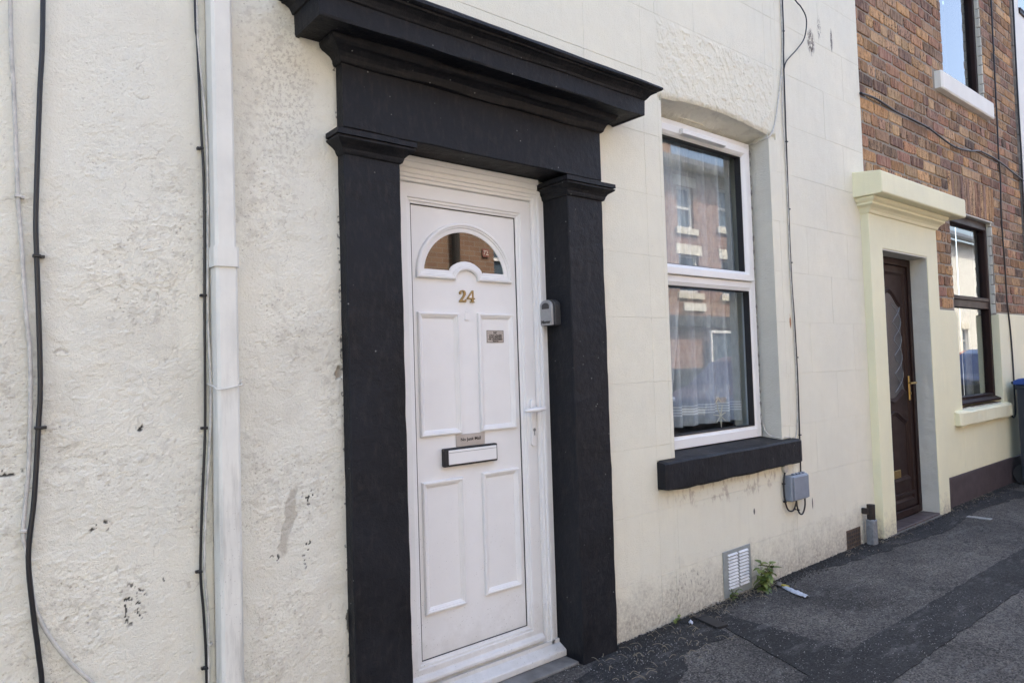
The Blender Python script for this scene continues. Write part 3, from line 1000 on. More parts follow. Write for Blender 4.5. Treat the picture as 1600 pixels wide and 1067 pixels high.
# frieze: a block with slightly uneven lower edge
mb = MB()
n = 70
vs = []
for i in range(n + 1):
    x = dc_l[0] + (dc_r[1] - dc_l[0]) * i / n
    w = 0.0025 * float(fbm(np.array([x * 6.0]), np.array([0.4]), 41, 3)[0])
    y = PF + 0.002 * float(fbm(np.array([x * 4.0]), np.array([2.4]), 43, 3)[0])
    zb = 2.0935 + w
    vs += [(x, 0.119, zb), (x, y + 0.004, zb), (x, y, zb + 0.004), (x, y, 2.33), (x, 0.01, 2.33)]
fs = []
for i in range(n):
    for k in range(4):
        fs.append((i * 5 + k, i * 5 + k + 1, (i + 1) * 5 + k + 1, (i + 1) * 5 + k))
fs += [(0, 1, 2, 3, 4), tuple(n * 5 + k for k in range(5))]
mb.add(vs, fs).build("frieze", 'black', H24)
CORN = [(0.0, 2.312), (0.010, 2.314), (0.014, 2.320), (0.016, 2.332), (0.022, 2.344), (0.036, 2.355), (0.050, 2.360), (0.058, 2.368), (0.060, 2.380), (0.060, 2.386),
        (0.128, 2.384), (0.134, 2.378), (0.145, 2.380), (0.146, 2.386), (0.147, 2.447), (0.152, 2.450), (0.156, 2.458), (0.163, 2.468), (0.176, 2.477), (0.186, 2.480), (0.188, 2.486), (0.200, 2.488), (0.208, 2.494), (0.207, 2.503), (0.196, 2.512), (0.10, 2.552), (0.0, 2.585), (-0.045, 2.592)]
base = [((dc_l[0], 0.0), (-1, 0)), ((dc_l[0], PF), (-1, -1)), ((dc_r[1], PF), (1, -1)), ((dc_r[1], 0.0), (1, 0))]
MB().sweep_plan(base, CORN, 0.03, 0.005, 77).build("cornice", 'black', H24)

# ---------------- white door
FRM = MB()
fo_x0, fo_x1, fo_z1 = 1.288, 2.1325, 2.0925
def frame_ring(mb, x0, x1, z0, z1, w, y0, y1, ch=0.003, bottom=True):
    mb.box(x0, x0 + w, y0, y1, z0, z1, ch)
    mb.box(x1 - w, x1, y0, y1, z0, z1, ch)
    mb.box(x0 + w, x1 - w, y0, y1, z1 - w, z1, ch)
    if bottom:
        mb.box(x0 + w, x1 - w, y0, y1, z0, z0 + w, ch)
# outer trim, main frame with a stepped face
FRM.box(2.1075, 2.1325, 0.112, 0.20, 0.018, 2.045, 0.002)
FRM.box(1.288, 1.313, 0.112, 0.20, 0.018, 2.045, 0.002)
FRM.box(1.30, 2.092, 0.100, 0.20, 2.0455, 2.0925, 0.005)
FRM.box(1.30, 2.092, 0.092, 0.0998, 2.068, 2.0915, 0.003)
door_frame = FRM.build("door_frame", 'upvc', H24)
mb = MB()
prof_fr = [(-0.004, -0.03), (0.0, 0.030), (0.004, 0.034), (0.018, 0.034), (0.021, 0.028), (0.033, 0.028), (0.036, 0.022), (0.046, 0.020), (0.050, 0.012), (0.052, -0.03)]
mb.sweep_xz([(1.313, 0.030), (2.1065, 0.030), (2.1065, 2.0448), (1.313, 2.0448)], prof_fr, True, 0.134)
mb.build("frame_moulding", 'upvc', door_frame)
mb = MB()                                                   # sill under the door, three lips
mb.prism([(0.20, 0.012), (0.060, 0.012), (0.058, 0.016), (0.058, 0.036), (0.062, 0.041), (0.100, 0.060), (0.100, 0.075), (0.20, 0.075)], 'x', 1.302, 2.1310)
mb.build("door_sill", 'upvc', door_frame)
mb = MB()
mb.box(1.69, 1.72, 0.0535, 0.0578, 0.020, 0.034, 0.003)
mb.box(2.00, 2.03, 0.0535, 0.0578, 0.020, 0.034, 0.003)
mb.build("drain_cap", 'upvc', door_frame)

lx0, lx1, lz0, lz1 = 1.368, 2.0535, 0.082, 1.992
DOOR = MB()
DOOR.box(lx0 + .004, lx1 - .004, 0.1352, 0.19, lz0 + .004, lz1 - .004)
door = DOOR.build("door", 'upvc', H24)
door['label'] = "white panelled door with fanlight"
mb = MB()
sash = [(0.0, -0.03), (0.0, 0.017), (0.004, 0.020), (0.052, 0.020), (0.056, 0.019), (0.058, 0.014), (0.066, 0.013), (0.069, 0.008), (0.076, 0.006), (0.079, 0.0)]
mb.sweep_xz([(lx0, lz0), (lx1, lz0), (lx1, lz1), (lx0, lz1)], sash, True, 0.135)
mb.build("door_stile", 'upvc', door)
mb = MB()
mb.sweep_xz([(lx0 + 0.0775, lz0 + 0.0775), (lx1 - 0.0775, lz0 + 0.0775), (lx1 - 0.0775, lz1 - 0.0775), (lx0 + 0.0775, lz1 - 0.0775)], [(0.0, 0.001), (0.0, 0.0035), (0.003, 0.0035), (0.003, 0.0)], True, 0.135)
mb.sweep_xz([(lx0 - 0.002, lz0 - 0.002), (lx1 + 0.002, lz0 - 0.002), (lx1 + 0.002, lz1 + 0.002), (lx0 - 0.002, lz1 + 0.002)], [(-0.004, 0.005), (0.006, 0.005), (0.006, 0.0)], True, 0.135)
mb.build("door_gasket", 'gasket', door)
# weather bar across the foot of the door
mb = MB()
mb.prism([(0.135, 0.086), (0.104, 0.086), (0.098, 0.091), (0.098, 0.101), (0.103, 0.108), (0.112, 0.113), (0.118, 0.122), (0.135, 0.128)], 'x', lx0 + .006, lx1 - .006)
mb.build("weather_bar", 'upvc', door)
PANEL = [(0.0, 0.0), (0.001, 0.010), (0.004, 0.013), (0.009, 0.013), (0.012, 0.009), (0.015, 0.009), (0.018, 0.006), (0.023, 0.003), (0.026, -0.0015), (0.026, -0.004)]
for (a, b, c, d) in ((1.465, 1.662, 1.005, 1.492), (1.757, 1.950, 1.005, 1.494), (1.466, 1.661, 0.328, 0.832), (1.756, 1.952, 0.338, 0.836)):
    mb = MB()
    mb.sweep_xz([(a, c), (b, c), (b, d), (a, d)], PANEL, True, 0.135)
    mb.build("panel_moulding", 'upvc', door)
    MB().box(a + 0.024, b - 0.024, 0.1342, 0.1351, c + 0.024, d - 0.024).build("door_panel", 'upvc', door)
# fanlight: half round with a small arch cut in its base
def fan_path(x0, x1, zb, zt, bx, bw, bz, n=36):
    cx, rx, rz = (x0 + x1) / 2, (x1 - x0) / 2, zt - zb
    pts = [(x0, zb)]
    pts.append((bx - bw, zb))
    for k in range(1, 12):
        t = math.pi * (1 - k / 12)
        pts.append((bx + bw * math.cos(t), zb + (bz - zb) * math.sin(t)))
    pts.append((bx + bw, zb))
    pts.append((x1, zb))
    for k in range(0, n):
        t = math.pi * k / n
        pts.append((cx + rx * math.cos(t), zb + 0.016 + (rz - 0.016) * math.sin(t)))
    return pts
fp = fan_path(1.464, 1.946, 1.626, 1.862, 1.707, 0.055, 1.668)
mb = MB()
FANP = [(0.0, 0.0), (0.001, 0.012), (0.005, 0.015), (0.011, 0.015), (0.014, 0.011), (0.018, 0.011), (0.021, 0.007), (0.024, 0.006), (0.037, 0.004), (0.0385, -0.001)]
mb.sweep_xz(fp, FANP, True, 0.135)
mb.build("fanlight_moulding", 'upvc', door)
mb = MB()
gp = fan_path(1.500, 1.903, 1.658, 1.826, 1.707, 0.085, 1.703)
mb.prism(gp, 'y', 0.1335, 0.1348)
mb.build("fanlight_glass", 'glassdoor', door)
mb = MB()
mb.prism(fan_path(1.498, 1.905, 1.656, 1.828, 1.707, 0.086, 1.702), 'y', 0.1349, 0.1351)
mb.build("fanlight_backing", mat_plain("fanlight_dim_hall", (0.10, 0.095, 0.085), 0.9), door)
# brass figures 2 and 4
def digit(poly, x, z, w, h, name='house_number'):
    mb = MB()
    mb.prism([(x + p * w, z + q * h) for p, q in poly], 'y', 0.1275, 0.1349)
    return mb.build(name, 'brass', door, bevel=0.001)
two = [(0.00, 0.0), (0.95, 0.0), (1.0, 0.26), (0.90, 0.26), (0.84, 0.17), (0.42, 0.17), (0.72, 0.42), (0.92, 0.62), (0.93, 0.80), (0.80, 0.95), (0.52, 1.0), (0.22, 0.95), (0.04, 0.80), (0.06, 0.66), (0.18, 0.62), (0.29, 0.68), (0.27, 0.80), (0.36, 0.90), (0.50, 0.91), (0.62, 0.84), (0.64, 0.68), (0.52, 0.50), (0.02, 0.10)]
four = [(0.40, 0.0), (0.98, 0.0), (0.98, 0.07), (0.86, 0.09), (0.86, 0.26), (1.04, 0.26), (1.04, 0.38), (0.86, 0.38), (0.86, 1.0), (0.68, 1.0), (0.0, 0.36), (0.0, 0.26), (0.58, 0.26), (0.58, 0.09), (0.40, 0.07)]
digit(two, 1.667, 1.537, 0.036, 0.050)
mb = MB()
x_, z_, w_, h_ = 1.707, 1.537, 0.038, 0.050
mb.prism([(x_ + p * w_, z_ + q * h_) for p, q in four[:10] + [(0.0, 0.36), (0.0, 0.26), (0.58, 0.26), (0.58, 0.09), (0.40, 0.07)]], 'y', 0.1275, 0.1349)
mb.build("house_number", 'brass', door, bevel=0.001)
MB().prism([(x_ + p * w_, z_ + q * h_) for p, q in ((0.57, 0.385), (0.57, 0.74), (0.20, 0.385))], 'y', 0.1265, 0.1274).build("house_number_counter", 'upvc', door)
mb = MB()
mb.box(1.694, 1.716, 0.1315, 0.1349, 1.463, 1.493, 0.0015)
mb.box(1.698, 1.703, 0.1335, 0.1349, 1.4935, 1.503, 0.001)
mb.box(1.707, 1.713, 0.1335, 0.1349, 1.4935, 1.500, 0.001)
mb.build("bell_mount", 'upvc', door)
mb = MB()                                                   # letterbox: black surround and white flap
mb.box(1.562, 1.828, 0.112, 0.1349, 0.881, 0.9525, 0.003)
lb = mb.build("letterbox", 'gasket', door)
MB().box(1.580, 1.821, 0.1085, 0.1119, 0.8885, 0.9455, 0.002).build("letter_flap", 'upvc', door)
mb = MB()
mb.box(1.581, 1.820, 0.1078, 0.1084, 0.9345, 0.9362)
mb.build("letter_flap_seam", 'steel', door)
# handle
mb = MB()
poly = []
for k in range(13):
    t = math.pi * k / 12
    poly.append((2.0265 + 0.0138 * math.cos(t), 1.110 + 0.0138 * math.sin(t)))
for k in range(13):
    t = math.pi + math.pi * k / 12
    poly.append((2.0265 + 0.0138 * math.cos(t), 0.935 + 0.0138 * math.sin(t)))
mb.prism(poly, 'y', 0.104, 0.1149)
mb.build("handle_plate", 'upvc', door, bevel=0.002)
mb = MB()
mb.tube([(2.030, 0.110, 1.080), (2.030, 0.085, 1.080), (2.029, 0.072, 1.080)], 0.011, 10)
mb.tube(spline([(2.058, 0.068, 1.083), (2.03, 0.062, 1.081), (1.99, 0.066, 1.079), (1.952, 0.075, 1.078)], 5), [0.010] * 6 + [0.0105] * 5 + [0.009, 0.008, 0.007, 0.006, 0.005], 10)
mb.build("handle", 'upvc', door, smooth=True)
mb = MB()
mb.disc((2.0285, 0.992), 0.0075, 'y', (0.1025, 0.1039), 16)
mb.box(2.0255, 2.0315, 0.1025, 0.1039, 0.968, 0.985, 0.001)
mb.build("keyhole", 'steel', door)
MB().box(2.0278, 2.0292, 0.1018, 0.1024, 0.987, 0.997).build("keyway", 'ink', door)
MB().box(1.302, 2.131, -0.02, 0.1185, -0.05, 0.0105, 0.004).build("door_step", 'step', H24)
# dim hall behind
# ---------------- window of 24
win = MB()
FY0, FY1 = 0.115, 0.185
fx0, fx1, fz0, fz1 = 2.800, 3.852, 0.806, 2.572
win.box(fx0, fx0 + 0.045, FY0, FY1, fz0, fz1, 0.002)
win.box(fx1 - 0.045, fx1, FY0, FY1, fz0, fz1, 0.002)
win.box(fx0 + 0.045, fx1 - 0.045, FY0, FY1, fz0, fz0 + 0.05, 0.002)
win.box(fx0 + 0.045, fx1 - 0.045, FY0, FY1, fz1 - 0.04, fz1, 0.002)
win.box(fx0 + 0.045, fx1 - 0.045, FY0, FY1, 1.692, 1.735, 0.002)
window = MB().box(fx0 + 0.046, fx1 - 0.046, 0.158, 0.162, fz0 + 0.051, fz1 - 0.041).build("window", 'glass', H24)
win.build("window_frame", 'upvcwin', window)
bead = [(0.0, -0.02), (0.0, 0.0), (0.002, 0.002), (0.018, -0.004), (0.022, -0.012), (0.023, -0.04)]
casement = [(0.0, -0.02), (0.0, 0.018), (0.003, 0.021), (0.036, 0.021), (0.050, 0.010), (0.056, 0.002), (0.058, -0.04)]
mb = MB()
mb.sweep_xz([(fx0 + 0.042, 1.732), (fx1 - 0.040, 1.732), (fx1 - 0.040, fz1 - 0.036), (fx0 + 0.042, fz1 - 0.036)], casement, True, FY0 + 0.004)
mb.build("casement", 'upvcwin', window)
mb = MB()
mb.sweep_xz([(fx0 + 0.043, fz0 + 0.048), (fx1 - 0.043, fz0 + 0.048), (fx1 - 0.043, 1.694), (fx0 + 0.043, 1.694)], bead, True, FY0 + 0.004)
mb.build("glazing_bead", 'upvcwin', window)
mb = MB()
for (a, b, c, d) in ((fx0 + 0.098, fx1 - 0.096, 1.787, fz1 - 0.091), (fx0 + 0.063, fx1 - 0.063, fz0 + 0.068, 1.674)):
    mb.sweep_xz([(a, c), (b, c), (b, d), (a, d)], [(0.0, -0.001), (0.004, -0.001), (0.004, -0.04)], True, 0.118)
mb.sweep_xz([(fx0 + 0.041, 1.7285), (fx1 - 0.039, 1.7285), (fx1 - 0.039, 1.7312), (fx0 + 0.041, 1.7312)], [(0.0, 0.002), (0.0012, 0.002)], True, FY0)
mb.build("window_gasket", 'gasket', window)
mb = MB()
mb.prism([(0.096, 2.492), (0.072, 2.497), (0.070, 2.518), (0.078, 2.524), (0.096, 2.524)], 'x', 3.135, 3.545)
mb.build("trickle_vent", 'upvcwin', window, bevel=0.0015)
mb = MB()                                                   # mastic line between frame and jamb
pts = [(3.8535 + 0.004 * random.uniform(0, 1), 0.122 + random.uniform(-0.003, 0.003), 0.81 + i * 0.0176) for i in range(101)]
mb.tube(pts, [random.uniform(0.004, 0.011) for _ in pts], 6)
mb.build("mastic_seam", mat_plain("grey_perished_mastic", (0.30, 0.29, 0.27), 0.9, var=0.7, scale=60, bump=0.8), window)
# black stone sill
mb = MB()
n = 60
vs, fs = [], []
for i in range(n + 1):
    x = 2.7195 + (4.012 - 2.7195) * i / n
    s_ = lambda k, a=0.004: a * float(fbm(np.array([x * 5.0]), np.array([k * 2.3]), 61, 4)[0])
    en = 0.006 * (1 if i in (0, n) else 0)
    vs += [(x, 0.012, 0.648 + s_(0) + en), (x, -0.044 + en, 0.645 + s_(1, .009) + en), (x, -0.054 + s_(2) + en, 0.655 + s_(3)), (x, -0.054 + s_(4) + en, 0.775 + s_(5)), (x, -0.046 + en, 0.786 + s_(6) - en), (x, 0.0, 0.790 + s_(7, .002) - en)]
for i in range(n):
    for k in range(5):
        fs.append((i * 6 + k, i * 6 + k + 1, (i + 1) * 6 + k + 1, (i + 1) * 6 + k))
fs += [tuple(range(6)), tuple(n * 6 + k for k in range(6))]
mb.add(vs, fs)
mb.prism([(0.0, 0.7895), (0.20, 0.808), (0.20, 0.70), (0.0, 0.70)], 'x', WX0 + 0.002, WX1 - 0.002)
sill = mb.build("window_sill", 'black', H24)
# room behind
mb = MB()
mb.add([(2.4, 0.33, 0.3), (4.6, 0.33, 0.3), (4.6, 3.2, 0.3), (2.4, 3.2, 0.3), (2.4, 0.33, 2.75), (4.6, 0.33, 2.75), (4.6, 3.2, 2.75), (2.4, 3.2, 2.75)],
       [(0, 1, 2, 3), (4, 7, 6, 5), (1, 5, 6, 2), (2, 6, 7, 3), (3, 7, 4, 0)])
for a, b, c, d in cut_boxes(2.4, 4.6, 0.3, 2.75, [(2.79, 3.90, 0.78, 2.60)]):
    mb.add([(a, 0.33, c), (b, 0.33, c), (b, 0.33, d), (a, 0.33, d)], [(0, 1, 2, 3)])
mb.build("front_room", 'room', H24)
# net curtain in folds, split below where it is drawn to the left
def net(name, x0, x1, z0, z1, y, waves, amp, hemdrop=0.0, nx=220, nz=60, gather=0.0):
    u = np.linspace(0, 1, nx)[None, :].repeat(nz, 0)
    w = np.linspace(0, 1, nz)[:, None].repeat(nx, 1)
    X = x0 + (x1 - x0) * u
    zb = z0 + hemdrop * np.sin(u * math.pi * 0.5) ** 2
    Z = zb + (z1 - zb) * w
    X = X - gather * (1 - w) ** 2 * u
    ph = 2 * math.pi * (waves * u + 0.6 * fbm(u * 3, w * 0 + 0.3, 8, 2))
    Y = y + amp * (0.35 + 0.65 * (1 - 0.5 * w)) * (np.sin(ph) + 0.35 * np.sin(2.3 * ph + 1.0))
    return grid_mesh(name, X, Y, Z, 'net', None)
tag(net("net_curtain", 2.72, 3.86, 0.90, 2.56, 0.27, 8, 0.030), "sheer white net curtain hanging in folds behind the white framed window", 'curtain')
tag(net("net_curtain", 2.72, 3.30, 0.93, 2.50, 0.222, 5, 0.016, gather=0.20), "narrow white net drape drawn aside in front of the sheer curtain", 'curtain')
mb = MB()
cx, cz = 3.555, 0.945
for k in range(7):
    t = 2 * math.pi * k / 7 + 0.3
    L = 0.055 + 0.012 * (k % 2)
    mb.tube([(cx, 0.196, cz), (cx + L * math.cos(t), 0.196, cz + L * math.sin(t))], [0.0045, 0.003], 6)
mb.tube([(cx - 0.02, 0.197, cz + 0.05), (cx - 0.035, 0.197, cz + 0.085), (cx - 0.01, 0.197, cz + 0.105), (cx + 0.012, 0.197, cz + 0.08)], 0.003, 6)
tag(mb.build("window_ornament", 'star'), "pale straw star ornament behind the glass at the bottom of the window", 'ornament')

# ================================================================== HOUSE LEFT OF THE DOWNPIPE
HL = thing("terraced_house", "white rough-stuccoed house front left of the white downpipe", 'house', (-4.5, 0.0, 0.0))
rough_sheet("wall_stucco", HL, 0.0, 0.654, 0.0, 2.719)
rough_sheet("wall_stucco", HL, -1.80, 0.0, 0.0, 2.719, 0.005)
wall_mb(-4.5, 0.664, 0.0, 6.2, 0.012, 0.32, []).build("wall", 'roughplain', HL)
wall_mb(-4.5, 0.6635, 0.0, 6.2, 0.0, 0.0118, [(-1.80, 0.66, 0.0, 2.719)]).build("wall_render", 'roughplain', HL)
roof(HL, -4.5, 0.664, 6.2)

# ================================================================== BRICK HOUSE
HB = thing("terraced_house", "brown brick terraced house with pale yellow painted ground floor and doorcase", 'house', (5.15, 0.0, 0.0))
BY = 0.010                                        # brick face
NDX0, NDX1 = 5.265, 6.075
NW = (6.820, 7.915, 0.790, 2.520)
NU = (6.862, 7.925, 3.690, 5.280)
RNDR = 1.632
DCX0, DCX1 = 5.060, 6.290
HOLES_B = [(NDX0, NDX1, 0, 2.03), NW, NU]
wall_mb(5.150, 8.985, 0.0, 6.2, BY + 0.0065, 0.32, HOLES_B).build("wall", 'mortar', HB)
roof(HB, 5.150, 8.985, 6.2)
# brick faces: one mesh per shape, shared
def brick_shape(mb, w, h, rr, cx, cz, y0, depth=0.022):
    # worn outline: cut corners, nibbled edges, a raised face and a chamfer back to the joint
    a, b = w / 2, h / 2
    c = min(0.012, w * 0.12)
    out = [(-a, -b + c), (-a + c, -b), (0.1 * a, -b), (a - c, -b), (a, -b + c), (a, b - c), (a - c, b), (-0.15 * a, b), (-a + c, b), (-a, b - c)]
    o1 = [(cx + x + rr.uniform(-.0035, .0035), cz + z + rr.uniform(-.0035, .0035)) for x, z in out]
    n = len(o1)
    vs = [(x, y0 + depth, z) for x, z in o1] + [(x, y0 + 0.004 + rr.uniform(0, .002), z) for x, z in o1]
    k = 0.004
    vs += [(cx + (x - cx) * (1 - k / a), y0 + rr.uniform(-.0012, .0015), cz + (z - cz) * (1 - k / b)) for x, z in o1]
    fs = [tuple(range(2 * n, 3 * n))]
    for q in (0, n):
        fs += [(q + i, q + (i + 1) % n, q + n + (i + 1) % n, q + n + i) for i in range(n)]
    mb.add(vs, fs)

def brick_mesh(w, k):
    rr = random.Random(k * 31 + int(w * 1000))
    mb = MB()
    h = 0.0935 - 0.0138
    brick_shape(mb, w, h, rr, 0, 0, -0.012)
    vs = mb.v
    me = bpy.data.meshes.new("brick")
    me.from_pydata(vs, [], mb.f)
    bm = bmesh.new()
    bm.from_mesh(me)
    bmesh.ops.recalc_face_normals(bm, faces=bm.faces)
    bm.to_mesh(me)
    bm.free()
    me.materials.append(M['brick'])
    return me
BR = {}
def get_brick(w):
    w = round(w / 0.006) * 0.006
    key = (w, random.randrange(4))
    if key not in BR:
        BR[key] = brick_mesh(*key)
    return BR[key]
PITCH, CH = 0.253, 0.0935
SOLD = [(6.83, 8.005, 2.520, 2.860), (6.74, 8.06, 5.28, 5.573)]
brick_spots = []
z = 1.633
row = 0
z = 1.693 - CH * 0
z_start = RNDR + 0.008
k0 = 0
courses = []
zc = 1.6465 + CH / 2
while zc < 6.15:
    courses.append(zc)
    zc += CH
for r_i, zc in enumerate(courses):
    header = (r_i % 4 == 2)
    pitch = PITCH / 2 if header else PITCH
    x = 5.150 - (0 if r_i % 2 else pitch / 2) - (pitch if header else 0)
    holes = [h for h in (NW, NU, *SOLD, (6.60, 8.04, 3.53, 3.695)) if h[2] - 0.03 < zc < h[3] + 0.03]
    if zc < 2.40:
        holes.append((5.0, DCX1, 0, 9))
    while x < 8.985:
        a, b = max(x, 5.152), min(x + pitch, 8.905)
        segs = [(a, b)] if b > a else []
        for h in holes:
            ns = []
            for (p, q) in segs:
                if q <= h[0] or p >= h[1]:
                    ns.append((p, q))
                else:
                    if p < h[0]:
                        ns.append((p, h[0]))
                    if q > h[1]:
                        ns.append((h[1], q))
            segs = ns
        for p, q in segs:
            if q - p > 0.03:
                brick_spots.append(((p + q) / 2, zc, q - p - 0.011))
        x += pitch
def in_view(x, z):
    d = Vector((x, 2.2, z - 1.265))
    c = d.dot(Vector(_f))
    px, py = 800 + 1100 * d.dot(Vector(_r)) / c, 533.5 - 1100 * d.dot(Vector(_u)) / c
    return -10 < px < 1610 and -10 < py < 1080
brick_spots.sort(key=lambda s: (not in_view(s[0], s[1]), s[0] ** 2 + 4.84 + (s[1] - 1.265) ** 2))
offB = WORLD[HB.name]
for (x, z, w) in brick_spots[:285]:
    o = bpy.data.objects.new("brick", get_brick(w))
    COL.objects.link(o)
    o.parent = HB
    o.location = (x - offB.x, BY + random.uniform(-0.0025, 0.0025) - offB.y + 0.012, z + random.uniform(-0.002, 0.002) - offB.z)
    o.rotation_euler = (random.uniform(-.012, .012), random.uniform(-.008, .008), random.uniform(-.012, .012))
mb = MB()
for (x, z, w) in brick_spots[285:]:
    dx, dy, dz = random.uniform(-.002, .002), random.uniform(-.002, .002), random.uniform(-.002, .002)
    h = (CH - 0.0138) / 2
    brick_shape(mb, w, 2 * h, random, x + dx, z + dz, BY + dy)
o = mb.build("bricks", 'brickstuff', HB)
o['kind'] = 'stuff'
# upright soldier bricks over the windows
for (sx0, sx1, sz0, sz1) in SOLD:
    nn = 16
    wv = (sx1 - sx0) / nn
    me = bpy.data.meshes.new("soldier_brick")
    mb = MB().box(-wv / 2 + .004, wv / 2 - .004, -0.012, 0.012, -(sz1 - sz0) / 2 + .005, (sz1 - sz0) / 2 - .005, 0.004)
    me.from_pydata(mb.v, [], mb.f)
    bm = bmesh.new(); bm.from_mesh(me); bmesh.ops.recalc_face_normals(bm, faces=bm.faces); bm.to_mesh(me); bm.free()
    me.materials.append(M['brick'])
    for k in range(nn):
        o = bpy.data.objects.new("soldier_brick", me)
        COL.objects.link(o)
        o.parent = HB
        o.location = (sx0 + wv * (k + 0.5) - offB.x, BY + 0.012 + random.uniform(-.002, .002), (sz0 + sz1) / 2)
        o.rotation_euler = (0, (k - 7.5) * 0.012 + random.uniform(-.01, .01), 0)
# painted render of the ground floor with rounded shoulders, and brown plinth
def rshoulder(x0, x1, z0, z1, corner, r=0.06):
    pts = [(x0, z0), (x1, z0)]
    if corner == 'r':
        pts += [(x1 + 0 * k, z) for k, z in ((0, z1 - r),)]
        pts += [(x1 - r + r * math.cos(t), z1 - r + r * math.sin(t)) for t in [math.pi / 2 * k / 6 for k in range(1, 7)]]
        pts += [(x0, z1)]
    else:
        pts += [(x1, z1)]
        pts += [(x0 + r - r * math.sin(t), z1 - r + r * math.cos(t)) for t in [math.pi / 2 * k / 6 for k in range(0, 7)]]
    return pts
mb = MB()
mb.prism(rshoulder(DCX1 + .001, NW[0], 0.246, RNDR - 0.004, 'r'), 'y', -0.006, 0.0195)
mb.prism(rshoulder(NW[1], 8.984, 0.246, RNDR, 'l', 0.02), 'y', -0.006, 0.0195)
mb.box(NW[0] + 0.0005, NW[1] - 0.0005, -0.006, 0.0195, 0.246, 0.70)
mb.build("painted_render", 'cream', HB, bevel=0.006)
MB().box(DCX1 + .001, 8.984, -0.012, 0.0195, -0.02, 0.2455, 0.004).build("plinth", 'plinth', HB)
# doorcase
mb = MB()
DF = -0.055
dcase = MB()
dcase.prism([(DCX0, 0.0), (NDX0, 0.0), (NDX0, 2.030), (NDX1, 2.030), (NDX1, 0.0), (DCX1, 0.0), (DCX1, 2.272), (DCX0, 2.272)], 'y', DF, 0.0195)
dsur = dcase.build("door_surround", 'cream', HB, bevel=0.006)
mb = MB()
NCAP = [(0.0, 2.262), (0.008, 2.264), (0.012, 2.272), (0.016, 2.284), (0.028, 2.300), (0.046, 2.312), (0.052, 2.316), (0.052, 2.330), (0.066, 2.340), (0.074, 2.352), (0.076, 2.364), (0.02, 2.368)]
base = [((DCX0, 0.0), (-1, 0)), ((DCX0, DF), (-1, -1)), ((DCX1, DF), (1, -1)), ((DCX1, 0.0), (1, 0))]
mb.sweep_plan(base, NCAP, 0.05, 0.001, 5)
mb.build("cornice_moulding", 'cream', dsur)
mb = MB()
mb.prism([(0.0195, 2.366), (-0.185, 2.366), (-0.195, 2.374), (-0.195, 2.512), (-0.185, 2.522), (0.0195, 2.548)], 'x', 4.962, 6.548)
mb.build("door_canopy", 'cream', dsur, bevel=0.006)
lumpy_panel("door_jamb", 'reveal', HB, (NDX1 - 0.006, DF + 0.004, 0.0), (0, 0.155, 0), (0, 0, 2.03), 16, 170, 0.004, (-1, 0, 0), 25, 10)
lumpy_panel("door_jamb", 'reveal', HB, (NDX0 + 0.006, DF + 0.004, 0.0), (0, 0.155, 0), (0, 0, 2.03), 16, 170, 0.004, (1, 0, 0), 26, 10)
MB().box(NDX0 + .002, NDX1 - .002, DF + .004, 0.10, 2.020, 2.0295).build("door_soffit", 'reveal', HB)
# brown door with shaped leaded glass
fr = MB()
frame_ring(fr, NDX0 + .003, NDX1 - .003, 0.03, 2.018, 0.055, 0.072, 0.14, 0.004, True)
dfr = fr.build("door_frame", 'brown', HB)
bx0, bx1, bz0, bz1 = NDX0 + .062, NDX1 - .062, 0.092, 1.958
bdoor = MB().box(bx0, bx1, 0.094, 0.14, bz0, bz1, 0.003).build("door", 'brown', HB)
bdoor['label'] = "dark brown panelled door with leaded glass"
mb = MB()
PB = [(0.0, 0.0), (0.001, 0.012), (0.006, 0.015), (0.016, 0.012), (0.022, 0.006), (0.030, 0.004), (0.034, -0.001)]
gx0, gx1 = bx0 + 0.10, bx1 - 0.10
gc = (gx0 + gx1) / 2
def ogee(z0, z1, top=True):
    pts = []
    pts += [(gx0, z0 + 0.05)]
    for k in range(1, 12):
        u = k / 12
        pts.append((gx0 + (gx1 - gx0) * u, z0 + 0.05 - 0.07 * math.sin(math.pi * u) ** 2))
    pts += [(gx1, z0 + 0.05), (gx1, z1 - 0.12)]
    for k in range(1, 12):
        u = k / 12
        pts.append((gx1 - (gx1 - gx0) * u, z1 - 0.12 + 0.12 * math.sin(math.pi * u) ** 2))
    pts += [(gx0, z1 - 0.12)]
    return pts
mb.sweep_xz(ogee(0.92, 1.78), PB, True, 0.094)
mb.sweep_xz([(gx0, 0.30), (gx1, 0.30), (gx1, 0.76)] + [(gx1 - (gx1 - gx0) * k / 12, 0.76 + 0.08 * math.sin(math.pi * k / 12) ** 2) for k in range(1, 12)] + [(gx0, 0.76)], PB, True, 0.094)
mb.sweep_xz([(bx0 + .002, bz0), (bx1 - .002, bz0), (bx1 - .002, bz1), (bx0 + .002, bz1)], [(0.0, 0.0), (0.0, 0.010), (0.05, 0.010), (0.06, 0.004), (0.07, 0.0)], True, 0.094)
mb.box(bx0 + .02, bx1 - .02, 0.082, 0.0938, 0.18, 0.21, 0.004)
mb.build("door_moulding", 'brown', bdoor)
mb = MB()
mb.prism([(gc + (x - gc) * 0.84, 1.35 + (z - 1.35) * 0.92) for x, z in ogee(0.92, 1.78)], 'y', 0.0915, 0.0932)
mb.build("leaded_glass", mat_plain("obscure_leaded_glass", (0.045, 0.05, 0.055), 0.35, spec=0.5, bump=0.6, scale=30), bdoor)
mb = MB()
for sgn in (-1, 1):
    for ph in (0, 1):
        pts = []
        for k in range(25):
            u = k / 24
            pts.append((gc + sgn * (0.05 + 0.16 * abs(math.sin(math.pi * (u * 2.5 + ph * 0.5)))), 0.0905, 0.98 + 0.68 * u))
        mb.tube(pts, 0.003, 5)
mb.build("lead_came", 'lead', bdoor)
mb = MB()
